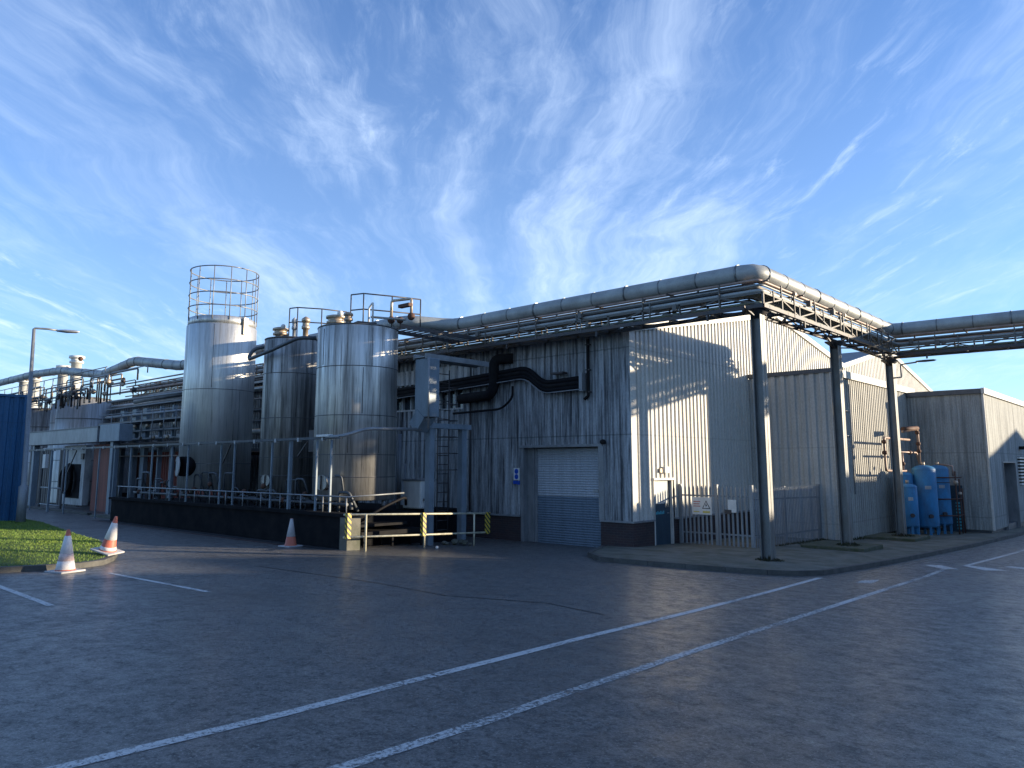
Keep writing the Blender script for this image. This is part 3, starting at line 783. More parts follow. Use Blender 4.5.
def hatch(t, cx, cy, r, ang, z, R_=.2):
    c, s_ = math.cos(R(ang)), math.sin(R(ang)); p = Vector((cx + c * (r - .05), cy + s_ * (r - .05), z)); d = Vector((c, s_, 0))
    h = MB().tube([p, p + d * .18], R_, 24).build('hatch_neck', 'steel_mid', t)
    MB().tube([p + d * .18, p + d * .21], R_ * 1.1, 24).build('hatch_cover', 'steel_mid', h)
    MB().tube([p + d * .23 + Vector((0, 0, -R_)), p + d * .23 + Vector((0, 0, R_))], .018, 6).build('clamp_bar', 'dark_steel', h)
hatch(tr, cx, cy, r, ca - 42, 1.95, .2)
B((cx - 1.02, cy - .98, 2.85), (cx - .72, cy - .9, 3.5)).build('gauge_box', 'dark_steel', tr)
# middle tank
cx, cy, r = -22.95, 14.1, .95; ca = cam_ang(cx, cy)
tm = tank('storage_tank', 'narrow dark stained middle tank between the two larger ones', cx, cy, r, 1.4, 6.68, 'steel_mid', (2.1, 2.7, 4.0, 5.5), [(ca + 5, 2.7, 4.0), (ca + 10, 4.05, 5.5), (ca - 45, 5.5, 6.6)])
MB().ring((cx, cy, 6.7), r - .01, .025, 60, 6).build('top_rim', 'seam', tm)
flange_stack(tm, cx - .45, cy - .25, 6.68, .55, .17); MB().blob((cx - .2, cy - .3, 7.2), .09, 12).build('float_cap', 'white', tm)
flange_stack(tm, cx + .5, cy - .3, 6.68, .75, .06, 'vent', 'white_dirty'); flange_stack(tm, cx + .72, cy, 6.68, .8, .09, 'vent')
hatch(tm, cx, cy, r, ca - 40, 1.95, .17)
m = MB(); m.tube(fillet([(-23.7, 12.9, 6.02), (-22.4, 12.95, 6.2), (-20.9, 13.0, 6.45), (-20.5, 13.4, 6.45)], .2, 4), .06, 10); tag(m.build('transfer_pipe', 'pipe_dark'), 'dark sloping pipe crossing the top of the narrow middle tank', 'pipe')
m = MB(); m.tube(fillet([(-23.7, 12.9, 6.02), (-23.85, 12.95, 6.12), (-23.8, 13.1, 6.4), (-23.5, 13.4, 6.5), (-23.2, 13.5, 6.5)], .15, 4), .06, 10); tag(m.build('transfer_pipe', 'pipe_dark'), 'short looped pipe curling over the left shoulder of the middle tank', 'pipe')
# tall tank
cx, cy, r = -27.95, 14.0, 1.29; ca = cam_ang(cx, cy)
tt = tank('storage_tank', 'tallest pale steel tank with a round guard cage on its roof', cx, cy, r, 1.5, 7.75, 'steel_tall', (2.5, 5.25), [(ca + 35, 1.6, 5.2), (ca + 26, 3.3, 4.5), (ca - 12, 5.3, 7.7)])
MB().lathe((cx, cy, 0), [(r - .08, 7.72), (r - .03, 7.74), (r - .03, 8.02), (r - .1, 8.06), (.3, 8.2), (.01, 8.2)], 72).build('roof_ring', 'steel_tall', tt)
m = MB()
for z in (8.45, 8.95, 9.45, 9.95): m.ring((cx, cy, z), r - .02, .022, 48, 6)
for k in range(13):
    a = 2 * math.pi * k / 13 + .2; m.tube([(cx + (r - .02) * math.cos(a), cy + (r - .02) * math.sin(a), 7.9), (cx + (r - .02) * math.cos(a), cy + (r - .02) * math.sin(a), 9.97)], .02, 6)
m.build('guard_cage', 'galv', tt)
a = R(ca + 38); m = MB(); m.box((-.09, -.05, -.32), (.09, .05, .32)); rot = Matrix.Rotation(a - R(90), 3, 'Z')
m.v = [tuple(rot @ Vector(v) + Vector((cx + (r + .03) * math.cos(a), cy + (r + .03) * math.sin(a), 7.7))) for v in m.v]; m.build('lifting_lug', 'valve', tt)
m = MB(); a = R(ca - 46); d = Vector((math.cos(a), math.sin(a), 0)); side = Vector((-d.y, d.x, 0)); c0 = Vector((cx, cy, 2.4)) + d * (r + .02)
mo = MB().tube([c0 - d * .1, c0 + d * .25], .36, 28).build('manway_neck', 'rubber', tt)
dd = (d + side * -.6).normalized(); MB().tube([c0 + d * .32 - side * .1, c0 + d * .32 - side * .1 + dd * .04], .36, 28).build('manway_cover', 'white_dirty', mo)

# top walkway railings, right and middle tank
def top_rail(label, pts, hs, deck=None):
    t = thing('roof_railing', label, 'railing', pts[0], 'railings on the tank tops')
    m = MB()
    for h in hs: m.tube([(p[0], p[1], p[2] + h) for p in pts], .022, 6)
    m.build('rail', 'dark_steel', t)
    for p in pts: MB().tube([p, (p[0], p[1], p[2] + hs[-1])], .022, 6).build('upright', 'dark_steel', t)
    return t
top_rail('black railing rising highest over the rightmost tank', [(-19.4, 13.9, 6.72), (-18.95, 14.05, 6.72), (-18.6, 14.9, 6.72), (-18.5, 16.0, 6.78)], (.55, 1.05))
top_rail('black railing over the narrow middle tank', [(-22.95, 13.9, 6.78), (-22.6, 14.0, 6.78), (-22.2, 14.7, 6.78), (-22.0, 15.6, 6.78)], (.55, 1.05))
wk = thing('walkway', 'grated steel walkway from the rightmost tank top to the pipe bridge', 'walkway', (-18.2, 15, 6.6))
m = MB()
for k in range(14): m.bar((-18.75, 14.9 + k * .24, 6.72), (-17.85, 14.9 + k * .24, 6.72), .05, .04)
m.build('grating', 'rack_steel', wk); m = MB(); m.bar((-18.78, 14.6, 6.68), (-18.78, 18.2, 6.68), .05, .12); m.bar((-17.82, 14.6, 6.68), (-17.82, 18.2, 6.68), .05, .12); m.build('stringer', 'dark_steel', wk)
t = thing('valve_group', 'cluster of rusty valves and white lagged pipes beside the rightmost tank top', 'valves', (-17.9, 14.6, 6.74))
m = MB(); m.tube(fillet([(-18.0, 14.4, 6.75), (-18.0, 14.4, 7.45), (-17.3, 14.6, 7.45), (-17.3, 14.6, 6.8)], .08, 3), .045, 8); m.build('pipe_loop', 'valve', t)
m = MB(); m.tube(fillet([(-18.6, 14.0, 6.75), (-18.6, 14.0, 7.25), (-18.4, 14.0, 7.4), (-18.4, 14.0, 6.8)], .06, 3), .03, 8); m.build('white_pipe', 'white', t)
m = MB(); m.blob((-18.0, 14.4, 6.85), .12, 10); m.blob((-17.7, 14.5, 6.82), .11, 10); m.blob((-17.3, 14.6, 6.9), .12, 10); m.box((-17.75, 14.45, 7.2), (-17.25, 14.6, 7.3)); build_each(m, 'valve_body', 'rust', t)
MB().tube([(-17.2, 14.3, 6.74), (-18.6, 14.1, 6.98)], .035, 8).build('branch_pipe', 'pipe_steel', t)

# ================================================================== plinth with conduit beam
pl = thing('tank_plinth', 'long low blackened plinth carrying the tanks, with a painted end block', 'plinth', (-16.8, 12.1, .2))
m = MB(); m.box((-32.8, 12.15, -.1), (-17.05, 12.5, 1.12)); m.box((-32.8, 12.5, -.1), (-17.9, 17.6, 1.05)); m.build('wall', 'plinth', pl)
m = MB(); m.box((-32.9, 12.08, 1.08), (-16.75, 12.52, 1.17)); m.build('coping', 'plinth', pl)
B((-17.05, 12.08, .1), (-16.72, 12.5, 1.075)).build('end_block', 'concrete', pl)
strip([(-33, 11.9), (-17.2, 11.9)], .4, 'gutter_strip', 'patch', .006)
strip([(-33, 11.55), (-25, 11.5), (-18.2, 11.6)], .1, 'faded_line', 'tar', .005)
M['redline'] = plain('redline', (.10, .03, .025), .7, 0, .6)
bpy.data.objects['faded_line'].data.materials[0] = M['redline']
t = thing('plinth_rail', 'low galvanised rail standing along the top edge of the black plinth', 'railing', (-17.2, 12.3, 1.17))
MB().tube([(-32.6, 12.3, 1.6), (-17.0, 12.3, 1.6), (-17.0, 14.2, 1.66)], .022, 8).build('rail', 'galv', t)
for k in range(15): MB().tube([(-32.5 + k * 1.1, 12.3, 1.15), (-32.5 + k * 1.1, 12.3, 1.6)], .02, 6).build('upright', 'galv', t)
t = thing('conduit_run', 'long thin conduit beam on posts passing in front of the three big tanks', 'conduit', (-17.2, 12.2, 1.17))
m = MB(); m.bar((-47, 12.22, 3.18), (-17.3, 12.22, 3.2), .10, .07); m.build('beam', 'pipe_dark', t)
MB().tube(fillet([(-17.9, 12.15, 3.22), (-17.25, 12.2, 3.22), (-17.1, 12.9, 3.45), (-17.1, 14.9, 3.5)], .25, 5), .05, 8).build('conduit', 'galv', t)
for u_ in (-46.2, -43.6, -41.0, -38.8, -34.9, -33.2, -31.6, -29.6, -27.9, -26.6, -24.2, -23.3, -21.0, -20.0, -18.6, -17.9):
    zb = 1.15 if u_ > -32.8 else .1
    w = .05 if random.random() < .6 else .09
    B((u_ - w / 2, 12.3, zb), (u_ + w / 2, 12.3 + w, 3.15)).build('post', 'blue_grey', t)
m = MB(); m.bar((-24.1, 12.33, 2.5), (-23.6, 12.33, 3.12), .04, .04); m.bar((-19.6, 12.33, 2.7), (-19.1, 12.33, 3.12), .04, .04); m.bar((-38.6, 12.3, 2.1), (-37.6, 12.3, 3.1), .04, .04); build_each(m, 'brace', 'dark_steel', t)
m = MB()
for k in range(22): m.box((-44 + k * 1.23, 12.16, 3.12), (-43.92 + k * 1.23, 12.28, 3.235))
build_each(m, 'clip', 'white_dirty', t)
tag(B((-18.35, 12.1, 3.225), (-17.75, 12.25, 3.29)).build('tube_light', 'white', None, None, .01), 'white tube light fitting on the conduit beam by the rightmost tank', 'light')
# assorted dark pipework in the gaps between tanks
t = thing('floor_pipework', 'dark manifold of pipes and valves at the foot of the tanks', 'pipework', (-21, 12.9, 1.1))
m = MB(); rn = random.Random(5)
for k in range(26):
    x = -32.3 + k * .56; h = rn.uniform(.3, 1.1); m.tube(fillet([(x, 12.9, 1.1), (x, 12.9, 1.1 + h), (x + rn.uniform(.2, .6), 12.95, 1.1 + h), (x + .5, 13.2, 1.15)], .1, 3), rn.uniform(.02, .05), 6)
m.tube([(-32.5, 12.9, 1.35), (-17.9, 12.9, 1.35)], .05, 8); build_each(m, 'pipe', 'pipe_dark', t)
m = MB()
for k in range(12): m.blob((-32 + k * 1.2, 12.88, 1.38 + .2 * (k % 3)), .09, 8)
build_each(m, 'valve', 'rust', t)

# front handrail with hazard stripes ----------------------------------------------
hr = thing('hazard_handrail', 'pale two bar handrail with black and yellow striped boards beside the plinth', 'handrail', (-16.3, 12.1, .2))
for z, m_ in ((1.19, 0), (.62, 0)):
    MB().tube([(-16.42, 11.75, z + .0), (-16.3, 14.4, z - .10), (-16.3, 16.95, z - .20)], .027, 8).build('rail', 'rail_paint', hr)
for y in (12.36, 14.38, 16.35):
    MB().tube([(-16.3, y, gz(y)), (-16.3, y, 1.19 - .045 * (y - 12))], .027, 8).build('post', 'rail_paint', hr)
for y in (11.78, 14.32, 16.9):
    zc_ = 1.21 - .04 * (y - 11.8); B((-16.33, y - .06, zc_ - .62), (-16.22, y + .06, zc_ + .02)).build('striped_board', 'hazard', hr)

# bench/grille under rail, little white drain item, debris
t = thing('steel_skid', 'dark low steel skid in the recess behind the striped handrail', 'skid', (-17.4, 14, .1))
m = MB(); m.box((-17.85, 12.9, .5), (-17.2, 15.2, .62)); m.box((-17.85, 12.9, .75), (-17.3, 14.6, .82))
for y in (13, 14, 15.1): m.box((-17.8, y, .1), (-17.74, y + .06, .75)); m.box((-17.3, y, .1), (-17.24, y + .06, .5))
m.build('frame', 'black', t)
MB().tube(fillet([(-17.2, 12.8, .9), (-17.1, 13.6, 1.3), (-17.15, 14.4, 1.55), (-17.5, 14.7, 1.3)], .2, 4), .04, 8).build('hose', 'rubber', t)
m = MB(); rn = random.Random(2)
for k in range(9): m.blob((-16.75 + rn.uniform(-.3, .3), 16.1 + rn.uniform(-.3, .3), .1 + rn.uniform(0, .1)), rn.uniform(.06, .13), 7, (1, 1, .7))
tag(m.build('rubble_heap', 'concrete'), 'small heap of rubble at the foot of the striped handrail', 'rubble')
tag(MB().blob((-15.95, 14.55, gz(14.5) + .04), .045, 8).build('pebble', 'white'), 'single white stone on the asphalt by the middle handrail post', 'stone')

# vertical duct, ladder tower, white drum ---------------------------------------------
t = thing('square_duct', 'upright grey square duct with a tray running back to the front wall', 'duct', (-17.0, 15, 3.5))
m = MB(); m.box((-17.25, 14.75, 3.85), (-16.65, 15.2, 5.6)); m.build('duct', 'blue_grey', t, None, .02)
m = MB(); m.bar((-16.95, 14.95, 3.95), (-17.3, 14.95, 3.55), .45, .42); m.build('elbow', 'blue_grey', t)
m = MB(); m.box((-17.25, 14.7, 5.62), (-16.75, 17.4, 5.66)); m.box((-16.76, 14.7, 5.58), (-16.72, 17.4, 5.74)); m.box((-17.28, 14.7, 5.58), (-17.24, 17.4, 5.74)); m.build('tray', 'galv', t)
m = MB(); m.tube([(-16.58, 14.7, 5.6), (-16.58, 14.72, 3.5)], .03, 8); m.build('conduit', 'galv', t)
lt = thing('ladder_tower', 'blue grey twin column tower with a caged ladder in front of the warehouse', 'tower', (-17.1, 16, 0))
for y in (15.3, 16.65):
    B((-17.25, y - .1, .02), (-17.05, y + .1, 3.55)).build('column', 'blue_grey', lt)
B((-17.3, 15.1, 3.55), (-17.0, 16.9, 3.7)).build('cap_beam', 'blue_grey', lt)
m = MB()
for y in (15.75, 16.2): m.tube([(-17.3, y, .3), (-17.3, y, 5.4)], .02, 6)
z = .5
while z < 5.3: m.tube([(-17.3, 15.75, z), (-17.3, 16.2, z)], .014, 5); z += .28
m.build('ladder', 'dark_steel', lt)
m = MB(); z = 2.3
while z < 5.3: m.tube([(-17.3, 15.7, z), (-16.95, 15.7, z), (-16.85, 15.97, z), (-16.95, 16.25, z), (-17.3, 16.25, z)], .014, 5); z += .5
m.build('ladder_cage', 'dark_steel', lt)
t = thing('white_drum', 'battered white box drum standing on the plinth behind the handrail', 'drum', (-18.4, 16, 1.05))
m = MB(); m.box((-18.85, 15.7, 1.1), (-18.0, 16.3, 1.98)); m.build('body', 'white', t, None, .05); B((-18.9, 15.66, 1.96), (-17.95, 16.34, 2.02)).build('lid', 'galv', t, None, .015)
for k in range(3): B((-17.98, 15.8 + k * .1, 1.35 + .15 * k), (-17.93, 15.86 + k * .1, 1.42 + .15 * k)).build('latch', 'dark_steel', t)
t = thing('grey_pipe_riser', 'pale vertical riser pipe just left of the white drum', 'pipe', (-19.3, 15.9, 1.1))
MB().tube([(-19.3, 15.9, 1.05), (-19.3, 15.9, 3.45)], .07, 12).build('pipe', 'galv', t); MB().tube([(-19.0, 15.9, 1.05), (-19.0, 15.9, 2.5)], .04, 10).build('thin_pipe', 'galv', t)

# black services on the front wall ------------------------------------------------------
t = thing('wall_duct', 'black sagging cable duct clamped across the dirty front wall', 'duct', (-16, 18.9, 4.7))
for i, dz in enumerate((0, .13, .26)):
    MB().tube(fillet([(-24.6, 19.0, 5.05 + dz), (-19.0, 19.0, 5.28 + dz), (-16.5, 19.0, 5.42 + dz), (-15.75, 19.0, 4.85 + dz), (-14.25, 19.0, 4.9 + dz)], .3, 5), .08, 10).build('duct', 'rubber' if i != 1 else 'black', t)
MB().tube(fillet([(-24.6, 18.9, 4.98), (-19.0, 18.9, 5.2), (-16.5, 18.9, 5.32), (-15.75, 18.9, 4.76), (-14.2, 18.9, 4.8)], .3, 5), .02, 6).build('cable', 'galv', t)
B((-14.25, 18.9, 4.75), (-14.13, 19.15, 5.32)).build('end_plate', 'galv', t)
m = MB(); m.box((-15.4, 18.9, 5.36), (-14.9, 19.15, 5.42)); m.build('bracket', 'dark_steel', t)
t = thing('black_vent_elbow', 'wide black ventilation elbow hung on the front wall above the cable duct', 'duct', (-18, 18.9, 4))
MB().tube(fillet([(-17.3, 19.2, 6.1), (-17.9, 18.85, 6.1), (-17.95, 18.95, 5.2), (-18.1, 18.9, 4.85), (-19.6, 18.9, 4.8)], .5, 8), .18, 18).build('duct', 'black', t)
MB().tube(fillet([(-17.1, 18.95, 5.1), (-17.1, 18.95, 4.7), (-17.6, 18.95, 4.35), (-20, 18.95, 4.3)], .4, 6), .04, 8).build('hose', 'rubber', t)
t = thing('down_pipe', 'black vertical pipe on the front wall ending at the cable duct', 'pipe', (-14.1, 19.1, 4.2))
MB().tube([(-14.05, 19.12, 6.4), (-14.05, 19.12, 4.6), (-14.2, 19.12, 4.5)], .05, 8).build('pipe', 'black', t)
for z in (6.2, 5.4, 4.7): B((-14.13, 19.08, z), (-13.97, 19.2, z + .04)).build('bracket', 'dark_steel', t)
for (x, z, zz, lab) in ((-19.3, .85, 6.3, 'tall dark drainpipe on the front wall right of the ladder tower'),):
    tag(MB().tube([(x, 19.13, z), (x, 19.13, zz)], .035, 8).build('wall_pipe', 'dark_steel'), lab, 'pipe')
# dark backdrop of tray work further left along the wall
for k in range(7):
    z = 3.0 + k * .52
    tag(MB().tube([(-60, 18.85 - .08 * (k % 3), z), (-24.2, 18.85 - .08 * (k % 3), z)], (.09, .05, .12, .06)[k % 4], 10).build('wall_main', ('pipe_dark', 'galv', 'lagging', 'pipe_dark')[k % 4]),
        ['lowest dark pipe', 'second lowest grey pipe', 'thick lagged pipe low', 'dark pipe at half height', 'thin pipe at window height', 'grey pipe above the windows', 'highest thick pipe'][k] + ' along the shaded wall left of the tall tank', 'pipe', 'long pipes along the shaded wall')

# signs and lamps on walls --------------------------------------------------------------
t = thing('safety_sign', 'white sign with two round blue mandatory symbols left of the roller door', 'sign', (-17.1, FY - .1, 1.85))
B((-17.24, FY - .10, 1.95), (-16.98, FY - .085, 2.35)).build('board', 'white', t)
for z in (2.06, 2.24): MB().tube([(-17.11, FY - .108, z), (-17.11, FY - .102, z)], .085, 20).build('symbol', 'sign_blue', t)
m = MB(); m.box((-17.26, FY - .10, 1.82), (-17.10, FY - .085, 1.93)); m.box((-17.08, FY - .10, 1.80), (-16.97, FY - .085, 1.92)); m.build('plate', 'sign_blue', t)
t = thing('bulkhead_light', 'black round floodlight at the top right of the roller door', 'light', (-13.5, FY - .15, 3.1))
MB().blob((-13.5, FY - .18, 3.15), .1, 12, (1, 1, .8)).build('head', 'black', t); B((-13.53, FY - .14, 3.1), (-13.47, FY - .04, 3.14)).build('bracket', 'dark_steel', t)
t = thing('door_light', 'square pale lamp above the dark side door', 'light', (WX + .1, 21.0, 2.25))
B((WX + .07, 20.9, 2.2), (WX + .17, 21.15, 2.4)).build('lens', 'white', t, None, .01); B((WX + .05, 20.7, 2.22), (WX + .12, 20.8, 2.34)).build('sensor', 'valve', t)

# ================================================================== palisade fence
pf = thing('palisade_fence', 'galvanised palisade fence with a gate and pointed pales', 'fence', (-10.1, 21.9, 0))
def pale_geo(m, x, y, zb, zt, ax):
    w, d = .038, .014
    if ax == 'x': P = [(-w, 0), (-w * .3, -d), (w * .3, -d), (w, 0)]; f = lambda a, b: (x + a, y + b)
    else: P = [(-w, 0), (-w * .3, d), (w * .3, d), (w, 0)]; f = lambda a, b: (x + b, y + a)
    for (a, b), (c, e) in zip(P[:-1], P[1:]):
        p, q = f(a, b), f(c, e); m.face([(p[0], p[1], zb), (q[0], q[1], zb), (q[0], q[1], zt), (p[0], p[1], zt)])
    pts = [f(a, b) for a, b in P]
    m.face([(pts[0][0], pts[0][1], zt), (pts[1][0], pts[1][1], zt), f(-w * .1, -d if ax == 'x' else d) + (zt + .09,), f(-w * .5, 0) + (zt + .07,)])
    m.face([(pts[1][0], pts[1][1], zt), (pts[2][0], pts[2][1], zt), f(0, -d if ax == 'x' else d) + (zt + .13,)])
    m.face([(pts[2][0], pts[2][1], zt), (pts[3][0], pts[3][1], zt), f(w * .5, 0) + (zt + .07,), f(w * .1, -d if ax == 'x' else d) + (zt + .09,)])
fy = 21.9
def fz(y): return gz(y) + .14
x = -12.45
while x < -10.1:
    if not (-11.32 < x < -11.18 or x > -10.18): m = MB(); pale_geo(m, x, fy - .03, fz(fy), 1.72, 'x'); m.build('pale', 'galv', pf)
    x += .145
for z in (.35, 1.5): m = MB(); m.bar((-12.5, fy, z), (-11.25, fy, z), .03, .05); m.bar((-11.2, fy, z), (-10.15, fy, z), .03, .05); m.build('rail', 'galv', pf)
for xx in (-12.5, -11.24, -10.1): B((xx - .05, fy - .05, .0), (xx + .05, fy + .05, 1.85)).build('post', 'galv', pf)
y = 22.05; k = 0
while y < 27.3:
    m = MB(); pale_geo(m, -10.05, y, fz(y) - .0, 1.66, 'y'); m.build('pale', 'galv', pf); y += .125; k += 1
for z in (.30, 1.42): m = MB(); m.bar((-10.1, 22, z), (-10.1, 27.35, z - .08), .05, .05); m.build('rail', 'galv', pf)
for yy in (24.3, 27.3): B((-10.16, yy - .05, -.2), (-10.06, yy + .05, 1.78)).build('post', 'galv', pf)
B((-10.95, fy - .09, .98), (-10.72, fy - .05, 1.1)).build('lock_box', 'dark_steel', pf)
t = thing('hazard_sign', 'large white warning sign with an electricity triangle on the palisade fence', 'sign', (-11.7, fy - .1, .95))
B((-12.05, fy - .08, .92), (-11.38, fy - .065, 1.45)).build('board', 'white', t)
m = MB(); X0 = -11.56; Yf = fy - .084
m.face([(X0 - .14, Yf, 1.1), (X0 + .14, Yf, 1.1), (X0, Yf, 1.36)]); m.build('triangle_border', 'black', t)
m = MB(); m.face([(X0 - .105, Yf - .003, 1.12), (X0 + .105, Yf - .003, 1.12), (X0, Yf - .003, 1.32)]); m.build('triangle', 'white', t)
m = MB(); m.face([(X0 + .02, Yf - .006, 1.29), (X0 - .035, Yf - .006, 1.2), (X0 - .005, Yf - .006, 1.2), (X0 - .02, Yf - .006, 1.135), (X0 + .04, Yf - .006, 1.22), (X0 + .005, Yf - .006, 1.22)]); m.build('bolt', 'black', t)
m = MB()
for k in range(3): m.box((-12.0, Yf - .002, 1.30 - k * .07), (-11.76 - .03 * (k % 2), Yf + .003, 1.325 - k * .07))
m.build('text_line', 'sign_red', t)
m = MB(); m.box((-11.68, Yf - .002, .97), (-11.44, Yf + .003, 1.03)); m.box((-12.0, Yf - .002, .99), (-11.8, Yf + .003, 1.02)); m.build('text_line', 'sign_yellow', t)
t = thing('notice', 'small white paper notice on the fence gate', 'notice', (-10.9, fy - .1, 1))
B((-10.83, fy - .085, 1.02), (-10.56, fy - .07, 1.4)).build('sheet', 'white', t)
m = MB()
for k in range(4): m.box((-10.79, fy - .0875, 1.33 - k * .06), (-10.62, fy - .0865, 1.34 - k * .06))
m.build('text_line', 'cone_grey', t)

# weeds / debris at post feet --------------------------------------------------------------
def clump(x, y, z, r, n, label, mat='leaf', seed=1):
    rn = random.Random(seed); m = MB()
    for k in range(n):
        a = rn.uniform(0, 6.28); d = r * rn.random() ** .6; px_, py_ = x + d * math.cos(a), y + d * math.sin(a)
        h = rn.uniform(.03, .16) * (1.2 - d / r); w = rn.uniform(.02, .05); b = rn.uniform(0, 6.28)
        m.face([(px_ - w * math.cos(b), py_ - w * math.sin(b), z), (px_ + w * math.cos(b), py_ + w * math.sin(b), z), (px_ + rn.uniform(-.06, .06), py_ + rn.uniform(-.06, .06), z + h)])
    tag(m.build('weed_clump', mat), label, 'weeds', 'weeds at the feet of the bridge posts')
clump(PX, 18.55, gz(18.6) + .108, .42, 420, 'dark weeds and soil around the foot of the nearest bridge post', seed=1)
clump(PX + .05, 24.25, gz(24.3) + .22, .36, 260, 'dark weeds around the foot of the middle bridge post', seed=2)
clump(PX + .05, 29.95, gz(29.9) + .22, .38, 240, 'dark weeds around the foot of the far bridge post', seed=3)
rn = random.Random(9); m = MB()
for k in range(900):
    y_ = rn.uniform(22, 36.4); x_ = (-9.98 + abs(rn.gauss(0, .10))) if y_ < 27.2 else (-9.35 + abs(rn.gauss(0, .12))); z_ = gz(y_) + .11; h = rn.uniform(.03, .11)
    a = rn.uniform(0, 6.28); w = .02; m.face([(x_ - w * math.cos(a), y_ - w * math.sin(a), z_), (x_ + w * math.cos(a), y_ + w * math.sin(a), z_), (x_ + rn.uniform(-.04, .04), y_, z_ + h)])
o = m.build('verge_weeds', 'leaf', None, 'stuff')
o['label'] = 'thin weeds along the foot of the fence and annex wall'; o['category'] = 'weeds'

# ================================================================== blue vessels
def vessel(x, y, r, z0, z1, label):
    t = thing('pressure_vessel', label, 'pressure vessel', (x, y, gz(y) + .1), 'blue pressure vessels')
    pr = [(r * math.cos(a) + 1e-4, z0 + .12 - .12 * math.sin(a)) for a in [R(90 - 15 * k) for k in range(7)]]
    pr = pr[0:7] + [(r, z1 - r * .45)] + [(r * math.cos(R(15 * k)) + 1e-4, z1 - r * .45 + r * .45 * math.sin(R(15 * k))) for k in range(1, 7)]
    MB().lathe((x, y, 0), pr, 28).build('body', 'bluepaint', t)
    for k in range(4):
        a = R(90 * k + 30); px_, py_ = x + .85 * r * math.cos(a), y + .85 * r * math.sin(a)
        B((px_ - .04, py_ - .04, gz(y) + .1), (px_ + .04, py_ + .04, z0 + .1)).build('leg', 'bluepaint', t)
    MB().tube([(x, y, z1 - .03), (x, y, z1 + .12)], .06, 10).build('nozzle', 'valve', t)
    zm = z0 + (z1 - z0) * .62; MB().lathe((x, y, 0), [(r + .004, zm), (r + .004, zm + .13)], 5, R(-75), R(-45)).build('nameplate', 'white_dirty', t)
    MB().tube([(x + r * .5, y - r * .8, z0 + .5), (x + r * .68, y - r * 1.08, z0 + .5)], .075, 14).build('flange', 'dark_steel', t)
    m = MB(); m.ring((x, y, z1 - r * .45), r + .002, .008, 28, 5); m.ring((x, y, z0 + .14), r + .002, .008, 28, 5); m.build('weld_seam', 'bluepaint', t)
    return t
vessel(-8.5, 32.2, .33, .05, 1.75, 'short narrow blue vessel at the left front of the group')
vessel(-8.85, 33.0, .36, .1, 2.2, 'blue vessel mostly hidden behind the short one')
vessel(-8.2, 33.45, .43, -.02, 2.45, 'tall bright blue vessel in the middle of the group')
vessel(-8.0, 34.75, .40, .02, 2.45, 'tall blue vessel farthest right in the group, with side pipework')
t = thing('vessel_pipework', 'pinkish grey pipe frame with valves above the blue vessels', 'pipework', (-8.8, 32, 2.3))
m = MB(); m.tube(fillet([(-8.6, 33.3, 3.45), (-8.6, 30.0, 3.45), (-8.6, 30.0, 2.25), (-8.6, 31.6, 2.22)], .15, 4), .045, 10)
m.tube(fillet([(-8.6, 31.0, 2.95), (-8.6, 34.2, 2.95), (-8.5, 34.2, 2.5)], .1, 4), .04, 8); m.tube([(-8.6, 31.6, 2.22), (-8.6, 32.6, 2.22)], .04, 8)
for y in (31.6, 32.2): m.tube([(-8.6, y, 2.2), (-8.6, y, 2.95)], .035, 8)
m.tube(fillet([(-8.4, 33.8, 2.5), (-8.4, 33.8, 3.9), (-8.6, 32.4, 3.75)], .2, 4), .05, 8); m.tube([(-8.0, 34.75, 2.5), (-7.45, 34.75, 2.4), (-7.45, 34.75, 2.0)], .035, 8)
m.build('pipe', 'pipe_copper', t)
m = MB()
for p in ((-8.6, 31.6, 2.3), (-8.6, 32.2, 2.5), (-8.4, 33.8, 3.3), (-8.4, 33.8, 3.0), (-8.6, 33.2, 2.95), (-8.6, 30.0, 3.3), (-8.6, 30.0, 2.9), (-8.4, 33.75, 3.75)): m.blob(p, .09, 9)
m.tube([(-8.6, 32.5, 3.85), (-8.4, 33.8, 3.92)], .09, 8); build_each(m, 'valve', 'rust', t)
t = thing('vessel_side_rack', 'rusty rack of thin pipes bolted to the right side of the blue vessels', 'frame', (-7.2, 34.2, 0))
m = MB()
for y, h in ((34.6, 2.2), (35.2, 1.9), (35.6, 1.5)): m.tube([(-7.35, y, gz(y) + .1), (-7.35, y, h)], .03, 8)
for z in (1.95, 1.1, .45): m.tube([(-7.9, 34.1, z), (-7.35, 34.6, z), (-7.35, 35.6, z)], .025, 8)
m.build('pipe', 'rust', t)
m = MB()
for z in (1.95, 1.75, .45): m.ring((-8.0, 34.75, z), .415, .014, 28, 5)
m.build('strap', 'dark_steel', t)
m = MB(); m.blob((-7.35, 34.6, 1.75), .1, 8); m.blob((-7.35, 35.2, 1.3), .08, 8); build_each(m, 'valve', 'valve', t)
t = thing('wall_brackets', 'thin conduit and brackets on the sunlit side wall of the annex', 'conduit', (-9.4, 28.6, 3))
m = MB(); m.tube([(-9.37, 28.9, 5.4), (-9.37, 28.9, 1.4)], .018, 6); m.tube([(-9.37, 28.3, 4.4), (-9.37, 28.9, 4.4)], .018, 6); m.tube([(-9.37, 28.3, 3.5), (-9.37, 28.9, 3.5)], .018, 6); m.build('conduit', 'galv', t)

